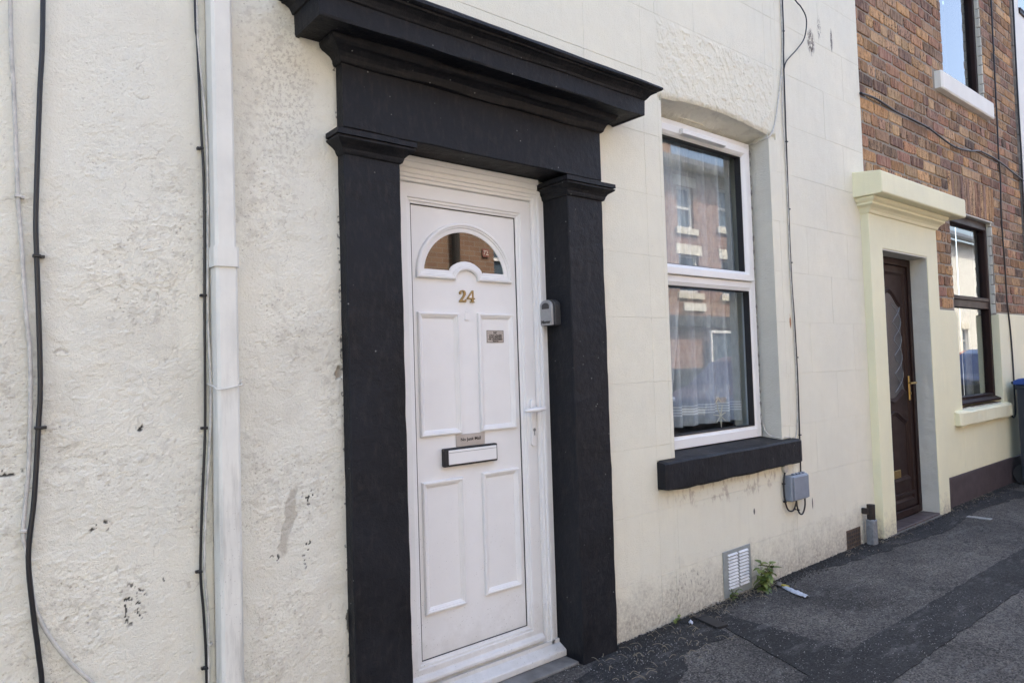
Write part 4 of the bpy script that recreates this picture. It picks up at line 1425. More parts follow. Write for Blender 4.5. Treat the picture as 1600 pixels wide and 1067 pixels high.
mb.box(5.905, 5.933, 0.062, 0.0715, 0.91, 1.10, 0.004)
hp = mb.build("handle_plate", 'brassold', bdoor)
mb = MB()
mb.tube([(5.919, 0.066, 1.045), (5.919, 0.020, 1.045)], 0.009, 8)
mb.tube([(5.930, 0.020, 1.046), (5.88, 0.016, 1.045), (5.83, 0.022, 1.043)], [0.010, 0.009, 0.006], 8)
mb.disc((5.919, 0.965), 0.010, 'y', (0.055, 0.0619), 12)
mb.build("handle", 'brassold', bdoor)
MB().box(5.50, 5.70, 0.072, 0.0805, 0.335, 0.395, 0.003).build("letterbox", 'brassold', bdoor)
# tiled step
st = MB().box(NDX0 - .10, NDX1 + .01, -0.06, 0.072, -0.05, 0.012).build("door_step", 'step', HB)
for k in range(5):
    MB().box(NDX0 + 0.004 + k * 0.161, NDX0 + 0.161 + k * 0.161, -0.052, 0.071, 0.0121, 0.028, 0.003).build("step_tile", 'tile', st)

# ---------------- windows of the brick house
def brown_window(parent, x0, x1, z0, z1, rail, y=0.055, glass='glass'):
    w = MB().box(x0 + .04, x1 - .04, y + 0.037, y + 0.040, z0 + .04, z1 - .04).build("window", glass, parent)
    fb = MB()
    frame_ring(fb, x0, x1, z0, z1, 0.052, y, y + 0.07, 0.004)
    fb.box(x0 + 0.052, x1 - 0.052, y, y + 0.07, rail - 0.035, rail + 0.035, 0.004)
    fb.build("window_frame", 'brown', w)
    mb = MB()
    mb.sweep_xz([(x0 + .05, rail + .036), (x1 - .05, rail + .036), (x1 - .05, z1 - .05), (x0 + .05, z1 - .05)], [(0, -0.02), (0.0, 0.012), (0.026, 0.012), (0.034, 0.0), (0.036, -0.035)], True, y + 0.001)
    mb.build("casement", 'brown', w)
    MB().prism([(y + 0.06, z0), (y - 0.045, z0 - 0.012), (y - 0.045, z0 + 0.004), (y - 0.001, z0 + 0.024), (y + 0.06, z0 + 0.024)], 'x', x0 + 0.001, x1 - 0.001).build("sub_sill", 'brown', w)
    return w
wn = brown_window(HB, NW[0] + .005, NW[1] - .012, 0.825, 2.508, 1.710)
mb = MB()
MB().box(6.4, 8.3, 0.45, 0.46, 0.5, 2.9).build("window_blind", 'room', HB)
MB().box(7.72, 7.90, 0.235, 0.250, 0.86, 1.70).build("window_blind", 'curtainbeige', HB)
wu = brown_window(HB, NU[0] + .005, NU[1] - .012, 3.72, 5.27, 4.78, glass='glassup')
MB().box(6.4, 8.3, 0.45, 0.46, 3.4, 5.6).build("window_blind", 'room', HB)
# painted brick jambs: toothed edge of white washed brick ends
def toothed(x, z0, z1, name="window_jamb"):
    mb = MB()
    zc = z0
    while zc < z1 - 0.01:
        t = min(zc + CH, z1)
        mb.box(x - 0.006 + random.uniform(-.003, .002), x + 0.012, BY - 0.001 + random.uniform(0.004, 0.018), 0.185, zc + 0.004, t - 0.004, 0.005)
        zc += CH
    mb.box(x - 0.003, x + 0.012, 0.045, 0.185, z0, z1)
    return mb.build(name, 'reveal', HB)
toothed(NW[1], RNDR, NW[3])
toothed(NU[1], NU[2], NU[3])
toothed(NW[0] - 0.008, RNDR, NW[3])
toothed(NU[0] - 0.008, NU[2], NU[3])
MB().box(NW[0] - .002, NW[0] + .002, -0.004, 0.185, 0.72, RNDR - 0.05).build("window_jamb", 'cream', HB)
MB().box(NW[1] - .002, NW[1] + .002, -0.004, 0.185, 0.72, RNDR - 0.01).build("window_jamb", 'cream', HB)
MB().box(NW[0] - .03, NW[1] + .03, 0.012, 0.185, NW[3] - 0.012, NW[3] + 0.002, 0.003).build("window_soffit", 'reveal', HB)
MB().box(NU[0], NU[1], 0.012, 0.185, NU[3] - 0.012, NU[3] + 0.002, 0.003).build("window_soffit", 'reveal', HB)
def rough_sill(x0, x1, y0, z0, z1, amp, seed):
    n = 46
    vs, fs = [], []
    for i in range(n + 1):
        x = x0 + (x1 - x0) * i / n
        s_ = lambda k: amp * float(fbm(np.array([x * 6.0]), np.array([k * 2.3]), seed, 4)[0])
        en = 0.010 if i in (0, n) else 0.0
        vs += [(x, 0.0195, z0 + s_(0) + en), (x, y0 + 0.008 + en, z0 + s_(1) + en), (x, y0 + s_(2) + en, z0 + 0.012), (x, y0 + s_(3) + en, z1 - 0.016), (x, y0 + 0.012 + en, z1 + s_(4) - en), (x, 0.0195, z1 + 0.006 + s_(5) - en)]
    for i in range(n):
        for k in range(5):
            fs.append((i * 6 + k, i * 6 + k + 1, (i + 1) * 6 + k + 1, (i + 1) * 6 + k))
    fs += [tuple(range(6)), tuple(n * 6 + k for k in range(6))]
    mb = MB().add(vs, fs)
    return mb
mb = rough_sill(6.625, 8.015, -0.055, 0.650, 0.775, 0.012, 71)
mb.prism([(0.0, 0.7765), (0.19, 0.812), (0.19, 0.71), (0.0, 0.71)], 'x', NW[0] + .003, NW[1] - .003)
mb.build("window_sill", 'cream', HB)
mb = rough_sill(6.650, 8.020, -0.042, 3.525, 3.690, 0.003, 72)
mb.prism([(0.0, 3.688), (0.19, 3.715), (0.19, 3.62), (0.0, 3.62)], 'x', NU[0] + .003, NU[1] - .003)
mb.build("window_sill", 'farwhite', HB)
# quoin of grey render at the party line
for k in range(14):
    MB().box(8.906, 8.9845, -0.004, 0.0195, 1.64 + k * 0.32, 1.64 + k * 0.32 + 0.314, 0.004).build("quoin_block", mat_plain("grey_quoin_stone", (0.30, 0.27, 0.235), 0.85, var=0.4, scale=25, bump=0.6) if k == 0 else bpy.data.materials["grey_quoin_stone"], HB)

# ================================================================== WHITE HOUSE AT THE FAR RIGHT
HW = thing("terraced_house", "white rendered house with a dark framed upper window at the far right edge", 'house', (8.99, 0.0, 0.0))
HWW = (9.16, 10.25, 4.965, 6.0)
wall_mb(8.99, 14.0, 0.0, 6.2, -0.004, 0.32, [HWW]).build("wall", 'farwhite', HW)
hw_w = brown_window(HW, HWW[0] + .002, HWW[1] - .002, HWW[2] + 0.03, HWW[3] - .002, 5.6, y=0.02, glass='glassup')
MB().box(HWW[0], HWW[1], -0.02, 0.14, HWW[2] - 0.02, HWW[2] + 0.028, 0.004).build("window_sill", 'brown', HW)
MB().box(9.1, 10.4, 0.45, 0.46, 4.8, 6.1).build("window_blind", 'room', HW)
roof(HW, 8.99, 14.0, 6.2)

# ================================================================== PIPES, CABLES, BOXES ON THE FRONTS
DP = thing("downpipe", "square white painted downpipe between the two rendered fronts", 'downpipe', (0.688, -0.035, 0.0))
def pipe_seg(name, cx0, cx1, z0, z1, w, d, par, ch=0.008):
    mb = MB()
    def ring(cx, z):
        x0, x1, y0, y1 = cx - w / 2, cx + w / 2, -d, -0.004
        return [(x0, y1, z), (x0, y0 + ch, z), (x0 + ch, y0, z), (x1 - ch, y0, z), (x1, y0 + ch, z), (x1, y1, z)]
    vs = ring(cx0, z0) + ring(cx1, z1)
    fs = [tuple(range(6)), tuple(range(6, 12))] + [(i, (i + 1) % 6, 6 + (i + 1) % 6, 6 + i) for i in range(6)]
    return mb.add(vs, fs).build(name, 'pipe', par)
pipe_seg("pipe_length", 0.685, 0.686, 0.0, 1.612, 0.063, 0.068, DP)
pipe_seg("pipe_length", 0.685, 0.677, 1.640, 6.1, 0.061, 0.066, DP)
pipe_seg("pipe_socket", 0.685, 0.685, 1.590, 1.650, 0.073, 0.073, DP)
mb = MB()
mb.tube(spline([(0.640, -0.004, 1.245), (0.6485, -0.05, 1.236), (0.652, -0.0735, 1.228), (0.690, -0.0745, 1.233), (0.7215, -0.072, 1.240), (0.724, -0.02, 1.244), (0.745, -0.004, 1.252)], 5), 0.0022, 6)
mb.build("tie_wire", 'pipe', DP)

def cable(name, label, pts, r, mat, clips=(), clipmat='cableblack', n=6, extra=None):
    loc = Vector(pts[-1])
    t = thing(name, label, 'cable', tuple(loc))
    MB().tube(spline(pts, n), r, 8).build("cable_sheath", mat, t, smooth=True)
    for c in clips:
        mb = MB()
        x, y, z, sgn = c
        mb.box(x - r * 1.5, x + r * 1.5, y - r * 1.5, min(y + r * 1.4, -0.0005), z - 0.004, z + 0.004, 0.0015)
        mb.box(min(x, x + sgn * r * 3.0), max(x, x + sgn * r * 3.0), -0.012, -0.0008, z - 0.004, z + 0.004, 0.001)
        mb.build("cable_clip", clipmat, t)
    return t
Yc = -0.012
cable("cable", "thick black cable running down the far left of the stucco", [(0.243, Yc - .004, 3.2), (0.238, Yc - .004, 2.278), (0.229, Yc - .004, 2.017), (0.219, Yc - .004, 1.711), (0.220, Yc - .004, 1.593), (0.223, Yc - .004, 1.460), (0.226, Yc - .004, 1.261), (0.221, Yc - .004, 1.145), (0.211, Yc - .004, 0.967), (0.198, Yc - .004, 0.823), (0.208, Yc - .004, 0.676), (0.218, Yc - .004, 0.577), (0.226, Yc - .004, 0.45), (0.226, Yc - .004, 0.0)],
      0.0062, 'cableblack', [(0.220, Yc - .004, 1.593, 1), (0.2215, Yc - .004, 1.148, 1)])
cable("cable", "thin white cable left of the thick black one, curling away at the bottom", [(0.165, Yc, 3.2), (0.167, Yc, 2.258), (0.174, Yc, 2.007), (0.181, Yc, 1.740), (0.187, Yc, 1.641), (0.196, Yc, 1.459), (0.205, Yc, 1.311), (0.201, Yc, 1.065), (0.188, Yc, 0.892), (0.196, Yc, 0.83), (0.207, Yc, 0.723), (0.215, Yc, 0.68), (0.239, Yc, 0.618), (0.288, Yc, 0.531), (0.338, Yc, 0.463), (0.40, Yc, 0.37)],
      0.0050, 'cablewhite', [(0.181, Yc, 1.745, 1), (0.188, Yc, 0.890, 1)], 'cablewhite')
cable("cable", "thin black cable close beside the white downpipe", [(0.618, Yc, 3.2), (0.622, Yc, 2.401), (0.627, Yc, 2.265), (0.634, Yc, 2.013), (0.640, Yc, 1.819), (0.6355, Yc, 1.435), (0.632, Yc, 1.122), (0.621, Yc, 0.907), (0.613, Yc, 0.704), (0.620, Yc, 0.574), (0.625, Yc, 0.407), (0.624, Yc, 0.0)],
      0.0040, 'cableblack', [(0.634, Yc, 1.95, -1), (0.6365, Yc, 1.508, -1), (0.633, Yc, 1.115, -1), (0.612, Yc, 0.70, -1), (0.624, Yc, 0.42, -1)])
cable("cable", "thin white cable between the thin black cable and the downpipe", [(0.624, Yc - .002, 3.2), (0.627, Yc - .002, 2.402), (0.630, Yc - .002, 2.246), (0.645, Yc - .002, 2.054), (0.650, Yc - .002, 1.821), (0.644, Yc - .002, 1.473), (0.649, Yc - .002, 1.244), (0.645, Yc - .002, 1.092), (0.630, Yc - .002, 0.868), (0.624, Yc - .002, 0.702), (0.632, Yc - .002, 0.571), (0.631, Yc - .002, 0.374), (0.631, Yc - .002, 0.0)],
      0.0038, 'cablewhite', [(0.634, Yc - .002, 0.485, 1)], 'cablewhite')
cable("cable", "straight black cable running down beside the white window to the grey box", [(4.12, -0.006, 5.5), (4.109, -0.006, 3.500), (4.090, -0.006, 3.110), (4.073, -0.006, 2.485), (4.062, -0.006, 1.811), (4.075, -0.006, 1.498), (4.081, -0.006, 1.147), (4.072, -0.006, 0.798), (4.065, -0.006, 0.55)],
      0.0042, 'cableblack', [(4.0765, -0.006, 2.60, 1), (4.068, -0.006, 2.18, 1), (4.063, -0.006, 1.85, 1), (4.079, -0.006, 1.27, 1), (4.073, -0.006, 0.80, 1), (4.098, -0.006, 3.30, 1)])
cable("cable", "slack black cable loop at the top beside the straight black cable", [(4.02, -0.01, 3.70), (4.209, -0.03, 3.531), (4.276, -0.04, 3.489), (4.325, -0.045, 3.423), (4.299, -0.04, 3.300), (4.210, -0.03, 3.202), (4.108, -0.014, 3.108), (4.075, -0.012, 3.044)], 0.0040, 'cableblack')
cable("cable", "white painted cable curving into the top corner of the white window", [(4.094, -0.006, 5.5), (4.089, -0.006, 3.493), (4.072, -0.006, 3.125), (4.035, -0.006, 2.955), (3.954, -0.006, 2.700), (3.889, -0.006, 2.601), (3.874, 0.02, 2.585), (3.870, 0.07, 2.578), (3.866, 0.112, 2.572)], 0.0042, 'cablewhite')
cable("cable", "thin white cable dropping to the right end of the black window sill", [(4.062, -0.006, 3.003), (4.046, -0.006, 2.760), (4.058, -0.006, 2.524), (4.060, -0.006, 2.287), (4.052, -0.006, 1.811), (4.060, -0.006, 1.577), (4.066, -0.006, 1.108), (4.034, -0.006, 0.806), (3.93, -0.008, 0.800), (3.862, 0.03, 0.803), (3.855, 0.075, 0.82), (3.862, 0.106, 0.86), (3.850, 0.112, 0.93)], 0.0034, 'cablewhite')
cable("cable", "sagging black cable strung across the brown brickwork", [(5.13, -0.012, 3.142), (5.352, -0.012, 3.157), (5.514, -0.012, 3.150), (5.740, -0.012, 3.134), (6.044, -0.012, 3.136), (6.370, -0.012, 3.132), (6.645, -0.012, 3.103), (6.968, -0.012, 3.078), (7.357, -0.012, 3.111), (7.637, -0.012, 3.154), (8.152, -0.012, 3.147), (8.545, -0.012, 3.106), (8.94, -0.012, 3.068)],
      0.0078, 'cableblack', [(6.37, -0.012, 3.132, 1), (6.99, -0.012, 3.08, 1), (7.637, -0.012, 3.154, 1)])
cable("cable", "black cable hanging down the brickwork past the right of the brown windows", [(8.21, -0.012, 5.8), (8.203, -0.012, 4.789), (8.193, -0.012, 4.395), (8.181, -0.012, 3.873), (8.172, -0.012, 3.484), (8.158, -0.012, 3.193), (8.175, -0.012, 2.972), (8.135, -0.012, 2.583), (8.158, -0.012, 2.079), (8.160, -0.012, 1.763), (8.200, -0.014, 1.512), (8.216, -0.016, 1.196), (8.20, -0.02, 0.818), (8.19, -0.02, 0.663), (8.131, -0.02, 0.624), (8.065, -0.016, 0.662)], 0.0075, 'cableblack')
cable("cable", "black cable running down the brickwork next to the white house", [(8.945, -0.014, 5.8), (8.939, -0.014, 5.021), (8.926, -0.014, 4.599), (8.906, -0.014, 3.903), (8.913, -0.014, 3.354), (8.891, -0.014, 3.009), (8.893, -0.014, 2.70), (8.90, -0.014, 1.0)], 0.0078, 'cableblack')

JB = thing("junction_box", "grey plastic junction box under the right end of the black sill", 'junction box', (3.96, -0.02, 0.43))
MB().box(3.872, 4.062, -0.052, -0.0005, 0.430, 0.578, 0.006).build("box_body", 'boxgrey', JB)
MB().box(3.886, 4.058, -0.060, -0.0525, 0.436, 0.572, 0.005).build("box_cover", 'boxgrey', JB)
for k in range(4):
    MB().box(3.915 + k * 0.036, 3.935 + k * 0.036, -0.045, -0.025, 0.5785, 0.588, 0.003).build("cable_gland", 'boxgrey', JB)
cable("cable", "black cable looping from the sill underside up into the grey junction box", [(3.885, -0.010, 0.615), (3.850, -0.014, 0.545), (3.854, -0.014, 0.445), (3.878, -0.018, 0.382), (3.930, -0.022, 0.371), (3.960, -0.025, 0.412), (3.962, -0.026, 0.436)], 0.0048, 'cableblack', [(3.851, -0.014, 0.535, 1), (3.856, -0.014, 0.43, 1)])
cable("cable", "short black cable looping beneath the grey junction box", [(3.962, -0.026, 0.436), (3.964, -0.028, 0.39), (3.985, -0.03, 0.347), (4.022, -0.03, 0.340), (4.055, -0.028, 0.380), (4.062, -0.026, 0.436)], 0.0050, 'cableblack', [(3.972, -0.029, 0.368, 1)])
tag(MB().disc((3.880, 0.620), 0.024, 'y', (-0.018, -0.0005), 18).build("wall_gland", 'cablewhite', None, (0, 0, 0)), "small round white cable gland tucked under the black sill", 'cable gland')

# key safe on the inner face of the right pilaster
LB = thing("key_safe", "grey key safe with a shackle cover on the inner side of the right pilaster", 'key safe', (2.11, 0.06, 1.42))
mb = MB()
def ks_poly(y0, y1, z0, z1, r):
    pts = [(y0, z0), (y1, z0)]
    for k in range(9):
        t = math.pi * k / 8
        pts.append(((y0 + y1) / 2 + (y1 - y0) / 2 * math.cos(t), z1 - r + r * math.sin(t)))
    return pts
mb.prism(ks_poly(0.022, 0.112, 1.443, 1.558, 0.03), 'x', 2.098, 2.1325)
mb.build("safe_body", 'lockdark', LB, bevel=0.003)
mb = MB()
mb.prism(ks_poly(0.030, 0.110, 1.443, 1.555, 0.03), 'x', 2.086, 2.0978)
mb.build("safe_cover", 'lockgrey', LB, bevel=0.003)
MB().prism(ks_poly(0.047, 0.093, 1.515, 1.542, 0.014), 'x', 2.0848, 2.0859).build("dial_window", 'lockdark', LB)
text_obj("brand_lettering", "Master", 0.020, 'ink', LB, (2.0855, 0.070, 1.458), (math.pi / 2, 0, -math.pi / 2), sx=1.05, bold=0.0004)

# signs on the door
SG = thing("door_sign", "small silver plaque on the door reading NO COLD CALLERS", 'sign', (1.849, 0.133, 1.371))
MB().box(1.803, 1.896, 0.1312, 0.1341, 1.371, 1.424, 0.0012).build("plaque", 'silver', SG)
mb = MB()
mb.sweep_xz([(1.8055, 1.3735), (1.8935, 1.3735), (1.8935, 1.4215), (1.8055, 1.4215)], [(0.0, 0.0), (0.0, 0.0004), (0.0012, 0.0004), (0.0012, 0.0)], True, 0.1311)
mb.box(1.809, 1.832, 0.1306, 0.13105, 1.4120, 1.4130)
mb.box(1.866, 1.890, 0.1306, 0.13105, 1.4120, 1.4130)
mb.build("plaque_border", 'ink', SG)
for body, z, s_ in (("NO", 1.4128, 0.0125), ("COLD CALLERS", 1.4025, 0.0098), ("SALES PERSONS", 1.3938, 0.0098), ("OR CANVASSERS", 1.3852, 0.0098), ("Thank You", 1.3775, 0.0068)):
    text_obj("sign_lettering", body, s_, 'ink', SG, (1.8495, 0.1308, z), bold=0.00025)
SG = thing("door_sign", "brushed metal plate above the letterbox reading No Junk Mail", 'sign', (1.705, 0.133, 0.953))
MB().box(1.633, 1.778, 0.1312, 0.1348, 0.9535, 1.002, 0.0008).build("plaque", 'silver', SG)
text_obj("sign_lettering", "No Junk Mail", 0.0195, 'ink', SG, (1.7055, 0.1308, 0.980), bold=0.00005)

# vent grille at the foot of the wall
VG = thing("vent_grille", "grey metal vent grille with white louvres at the foot of the wall", 'vent', (3.357, 0, 0.02))
gx0_, gx1_, gz0_, gz1_ = 3.226, 3.488, 0.012, 0.256
mb = MB()
mb.box(gx0_, gx1_, -0.006, -0.0007, gz0_, gz1_, 0.002)
mb.build("grille_plate", 'greymetal', VG)
for cx_ in (3.310, 3.413):
    for k in range(11):
        zc = 0.058 + k * 0.0172
        mb = MB()
        mb.prism([(-0.0062, zc - 0.0052), (-0.0135, zc - 0.0046), (-0.0135, zc - 0.002), (-0.0062, zc + 0.0062)], 'x', cx_ - 0.043, cx_ + 0.043)
        mb.build("louvre_slat", 'louvre', VG)
        MB().box(cx_ - 0.043, cx_ + 0.043, -0.0068, -0.0061, zc - 0.0088, zc - 0.0054).build("louvre_gap", 'ink', VG)
AB = thing("air_brick", "old brown perforated air brick low in the wall near the pipe stub", 'air brick', (4.72, 0, 0.01))
mb = MB()
mb.box(4.618, 4.818, -0.003, -0.0006, 0.0, 0.128, 0.002)
mb.build("brick_face", 'terracotta', AB)
for r_ in range(4):
    for c_ in range(6):
        MB().box(4.630 + c_ * 0.031, 4.650 + c_ * 0.031, -0.0042, -0.0031, 0.016 + r_ * 0.027, 0.034 + r_ * 0.027).build("air_hole", 'ink', AB)
PS = thing("pipe_stub", "short grey pipe with a rusty black cap against the wall by the yellow doorcase", 'pipe', (4.873, -0.05, 0.0))
MB().box(4.850, 4.912, -0.078, -0.022, 0.0, 0.172, 0.008).build("pipe_sleeve", 'lead', PS)
MB().tube([(4.880, -0.050, 0.165), (4.881, -0.050, 0.215), (4.882, -0.050, 0.268)], 0.026, 10).build("pipe_cap", 'rust', PS)
MB().box(4.846, 4.864, -0.046, -0.0007, 0.205, 0.245, 0.004).build("pipe_bracket", 'rust', PS)
CV = thing("cover_plate", "narrow black iron cover plate lying in the pavement below the window", 'cover plate', (2.93, -0.1, 0.004))
a_ = math.atan2(-0.165, -0.045)
mb = MB()
P0, D_, N_ = Vector((2.975, -0.035)), Vector((-0.045, -0.185)), Vector((0.050, -0.012))
for q0, q1 in ((0.0, 0.26), (0.28, 1.0)):
    c = [P0 + D_ * q0, P0 + D_ * q0 + N_ * -1.4, P0 + D_ * q1 + N_ * -1.4, P0 + D_ * q1]
    mb = MB()
    mb.prism([(v.x, v.y) for v in c], 'z', 0.001, 0.014)
    mb.build("iron_plate", 'iron', CV, bevel=0.002)
MB().box(6.16, 6.22, -0.36, -0.20, 0.0, 0.006, 0.002).build("stopcock_cover", 'steel', None)
tag(bpy.data.objects["stopcock_cover"], "small pale metal stopcock cover in the pavement before the brown door", 'cover')

# wheelie bin
BN = thing("wheelie_bin", "dark wheelie bin with a blue lid at the right edge", 'bin', (8.27, -0.42, 0.0))
mb = MB()
def binring(z, t):
    x0, x1, y0, y1 = 7.985 - 0.02 * t, 8.47 + 0.045 * t, -0.66 - 0.08 * t, -0.10
    return [(x0, y0, z), (x1, y0, z), (x1, y1, z), (x0, y1, z)]
vs = binring(0.03, 0) + binring(0.93, 1)
mb.add(vs, [(3, 2, 1, 0), (4, 5, 6, 7), (0, 1, 5, 4), (1, 2, 6, 5), (2, 3, 7, 6), (3, 0, 4, 7)])
mb.box(7.962, 8.538, -0.755, -0.085, 0.90, 0.945, 0.008)
mb.build("bin_body", 'binbody', BN, bevel=0.012)
mb = MB()
mb.prism([(-0.77, 0.946), (-0.075, 0.946), (-0.075, 0.985), (-0.12, 1.005), (-0.5, 1.045), (-0.72, 1.005), (-0.77, 0.975)], 'x', 7.955, 8.545)
mb.build("bin_lid", 'binlid', BN, bevel=0.010)
MB().tube([(8.0, -0.062, 0.965), (8.48, -0.062, 0.965)], 0.014, 10).build("bin_handle", 'binbody', BN)
for xx in (8.02, 8.50):
    MB().tube([(xx - .02, -0.125, 0.10), (xx + 0.02, -0.125, 0.10)], 0.10, 20).build("bin_wheel", 'rubber', BN)

# ================================================================== WEEDS, LITTER, GRIT
def leaf_mb(mb, base, direction, L, W, droop=0.4):
    d = Vector(direction).normalized()
    s_ = d.cross(Vector((0, 0, 1)))
    if s_.length < 1e-3:
        s_ = Vector((1, 0, 0))
    s_.normalize()
    up = s_.cross(d)
    prof = [(0, 0.06), (0.22, 0.75), (0.45, 1.0), (0.75, 0.62), (1.0, 0.03)]
    vs, fs = [], []
    for u, w in prof:
        c = Vector(base) + d * (L * u) - Vector((0, 0, 1)) * (droop * L * u * u)
        vs += [c - s_ * (W * w / 2) + up * (0.10 * W * w), c, c + s_ * (W * w / 2) + up * (0.10 * W * w)]
    for i in range(len(prof) - 1):
        for k in (0, 1):
            fs.append((i * 3 + k, i * 3 + k + 1, i * 3 + 3 + k + 1, i * 3 + 3 + k))
    # a little thickness below
    n0 = len(vs)
    vs += [v - up * 0.0006 for v in vs[:n0]]
    fs += [tuple(i + n0 for i in f[::-1]) for f in fs[:]]
    mb.add(vs, fs)

def weed(label, x, y, n, h, spread, seed, pale=0.3, leafL=0.035):
    rr = random.Random(seed)
    t = thing("weed_plant", label, 'plant', (x, y, 0.0))
    for i in range(n):
        az = rr.uniform(0, 2 * math.pi)
        if y > -0.05 and math.sin(az) > 0.1:
            az = -az
        tip = (x + spread * math.cos(az) * rr.uniform(.4, 1), y + 0.6 * spread * math.sin(az) * rr.uniform(.4, 1), h * rr.uniform(.45, 1))
        mid = (x + (tip[0] - x) * .35, y + (tip[1] - y) * .35, tip[2] * .6)
        pts = spline([(x + rr.uniform(-.015, .015), y, 0.0), mid, tip], 4)
        MB().tube(pts, 0.0014, 5).build("stem", 'stem', t)
        k = rr.randint(4, 7)
        for j in range(k):
            p = pts[max(1, int(len(pts) * (j + 1.5) / (k + 1.5))) if len(pts) * (j + 1.5) / (k + 1.5) < len(pts) else -1]
            a2 = rr.uniform(0, 2 * math.pi)
            mb = MB()
            L = leafL * rr.uniform(.6, 1.35)
            dy = math.sin(a2)
            if p[1] + dy * L > -0.006:
                dy = -abs(dy)
            leaf_mb(mb, p, (math.cos(a2), dy, rr.uniform(-.1, .6)), L, L * rr.uniform(.55, .8), rr.uniform(.2, .7))
            mb.build("leaf", 'leafpale' if rr.random() < pale else 'leaf', t)
    return t
weed("leafy green weed growing beside the grey vent grille", 3.515, -0.045, 17, 0.175, 0.115, 4, 0.45, 0.046)
weed("small weed sprouting at the bottom left of the grey vent grille", 3.275, -0.028, 4, 0.075, 0.05, 9, 0.2, 0.022)
weed("tiny green weed at the wall foot left of the black cover plate", 2.795, -0.020, 3, 0.045, 0.03, 14, 0.6, 0.018)

def litter(name, label, x, y, L, W, ang, mat, mat2=None, cat='litter'):
    nx, ny = 16, 6
    t = thing(name, label, cat, (x, y, 0.004))
    u = np.linspace(-.5, .5, nx)[None, :].repeat(ny, 0)
    w = np.linspace(-.5, .5, ny)[:, None].repeat(nx, 1)
    wid = W * (0.45 + 0.55 * np.sin((u + .5) * 2.6))
    c, s_ = math.cos(ang), math.sin(ang)
    X = x + L * u * c - wid * w * s_
    Y = y + L * u * s_ + wid * w * c
    Z = 0.010 + 0.012 * np.abs(fbm(u * 5, w * 3, 5, 3)) + 0.006 * np.cos(w * 6)
    o = grid_mesh("wrapper_film", X, Y, Z, mat, t)
    m = o.modifiers.new("thick", 'SOLIDIFY'); m.thickness = 0.0008
    if mat2:
        MB().prism([(x - L * .5 * c - .004, y - L * .5 * s_ + .01), (x - L * .36 * c, y - L * .36 * s_ + .016), (x - L * .36 * c + .01, y - L * .36 * s_ - .012), (x - L * .5 * c + .01, y - L * .5 * s_ - .01)], 'z', 0.012, 0.020).build("wrapper_end", mat2, t)
    return t
litter("wrapper", "pale blue plastic wrapper with a yellow end lying on the pavement", 3.605, -0.19, 0.19, 0.045, math.radians(-112), 'paper', 'yellow')
litter("paper_scrap", "small white paper scrap beside the black cover plate", 2.835, -0.075, 0.035, 0.022, 0.6, 'paper')
mb = MB()
mb.tube([(3.645, -0.075, 0.008), (3.650, -0.075, 0.026)], [0.016, 0.013], 10)
tag(mb.build("bottle_cap", 'chip'), "small pale bottle cap by the end of the blue wrapper", 'bottle cap')

def scatter(name, n, fn, size, mat, seed, kinds=1):
    rr = random.Random(seed)
    mb = MB()
    for _ in range(n):
        x, y = fn(rr)
        r = size * rr.uniform(0.35, 1.0) ** 1.5
        q = [(rr.uniform(.6, 1) * r * a, rr.uniform(.6, 1) * r * b, rr.uniform(.4, .8) * r * c) for a, b, c in ((1, 0, 0), (-1, 0, 0), (0, 1, 0), (0, -1, 0), (0, 0, 1), (0, 0, -1))]
        t = rr.uniform(0, 6.28)
        c, s_ = math.cos(t), math.sin(t)
        mb.add([(x + a * c - b * s_, y + a * s_ + b * c, 0.006 + d) for a, b, d in q], [(0, 2, 4), (2, 1, 4), (1, 3, 4), (3, 0, 4), (2, 0, 5), (1, 2, 5), (3, 1, 5), (0, 3, 5)])
    o = mb.build(name, mat)
    o['kind'] = 'stuff'
    return o
def near_wall(rr):
    return rr.uniform(2.36, 8.0), -0.004 - abs(rr.gauss(0, 0.045))
scatter("grit", 5200, near_wall, 0.0085, 'soil', 1)
scatter("stone_chips", 260, lambda rr: (rr.uniform(2.3, 7.5), -0.01 - abs(rr.gauss(0, 0.10))), 0.0055, 'chip', 2)
scatter("stone_chips", 420, lambda rr: (rr.uniform(1.9, 7.5), rr.uniform(-1.3, 0)), 0.0036, 'chip', 3)
scatter("stone_chips", 120, lambda rr: (rr.uniform(2.1, 2.6), rr.uniform(-0.25, -0.02)), 0.005, 'chip', 5)
scatter("grit", 7000, lambda rr: (rr.uniform(1.9, 6.5), rr.uniform(-1.3, 0)), 0.0042, 'soil', 21)
scatter("grit", 2600, lambda rr: (rr.uniform(1.9, 4.2), rr.uniform(-1.0, 0)), 0.0036, 'kerb', 22)
rr = random.Random(3)
mb = MB()
for _ in range(280):
    x, y = (rr.uniform(2.9, 3.7), -0.01 - abs(rr.gauss(0, .06))) if rr.random() < .4 else ((rr.uniform(4.4, 7.4), -0.02 - abs(rr.gauss(0, .06))) if rr.random() < .6 else (rr.uniform(2.1, 2.8), rr.uniform(-.35, -.03)))
    a = rr.uniform(0, 3.14)
    L = rr.uniform(.015, .06)
    b = rr.uniform(-.6, .6)
    mb.tube(spline([(x, y, .008), (x + L * .5 * math.cos(a), y + L * .5 * math.sin(a), .014 + rr.uniform(0, .008)), (x + L * math.cos(a + b), min(-.004, y + L * math.sin(a + b)), .008)], 3), 0.0012, 4)
o = mb.build("dry_stalks", 'dry')
o['kind'] = 'stuff'

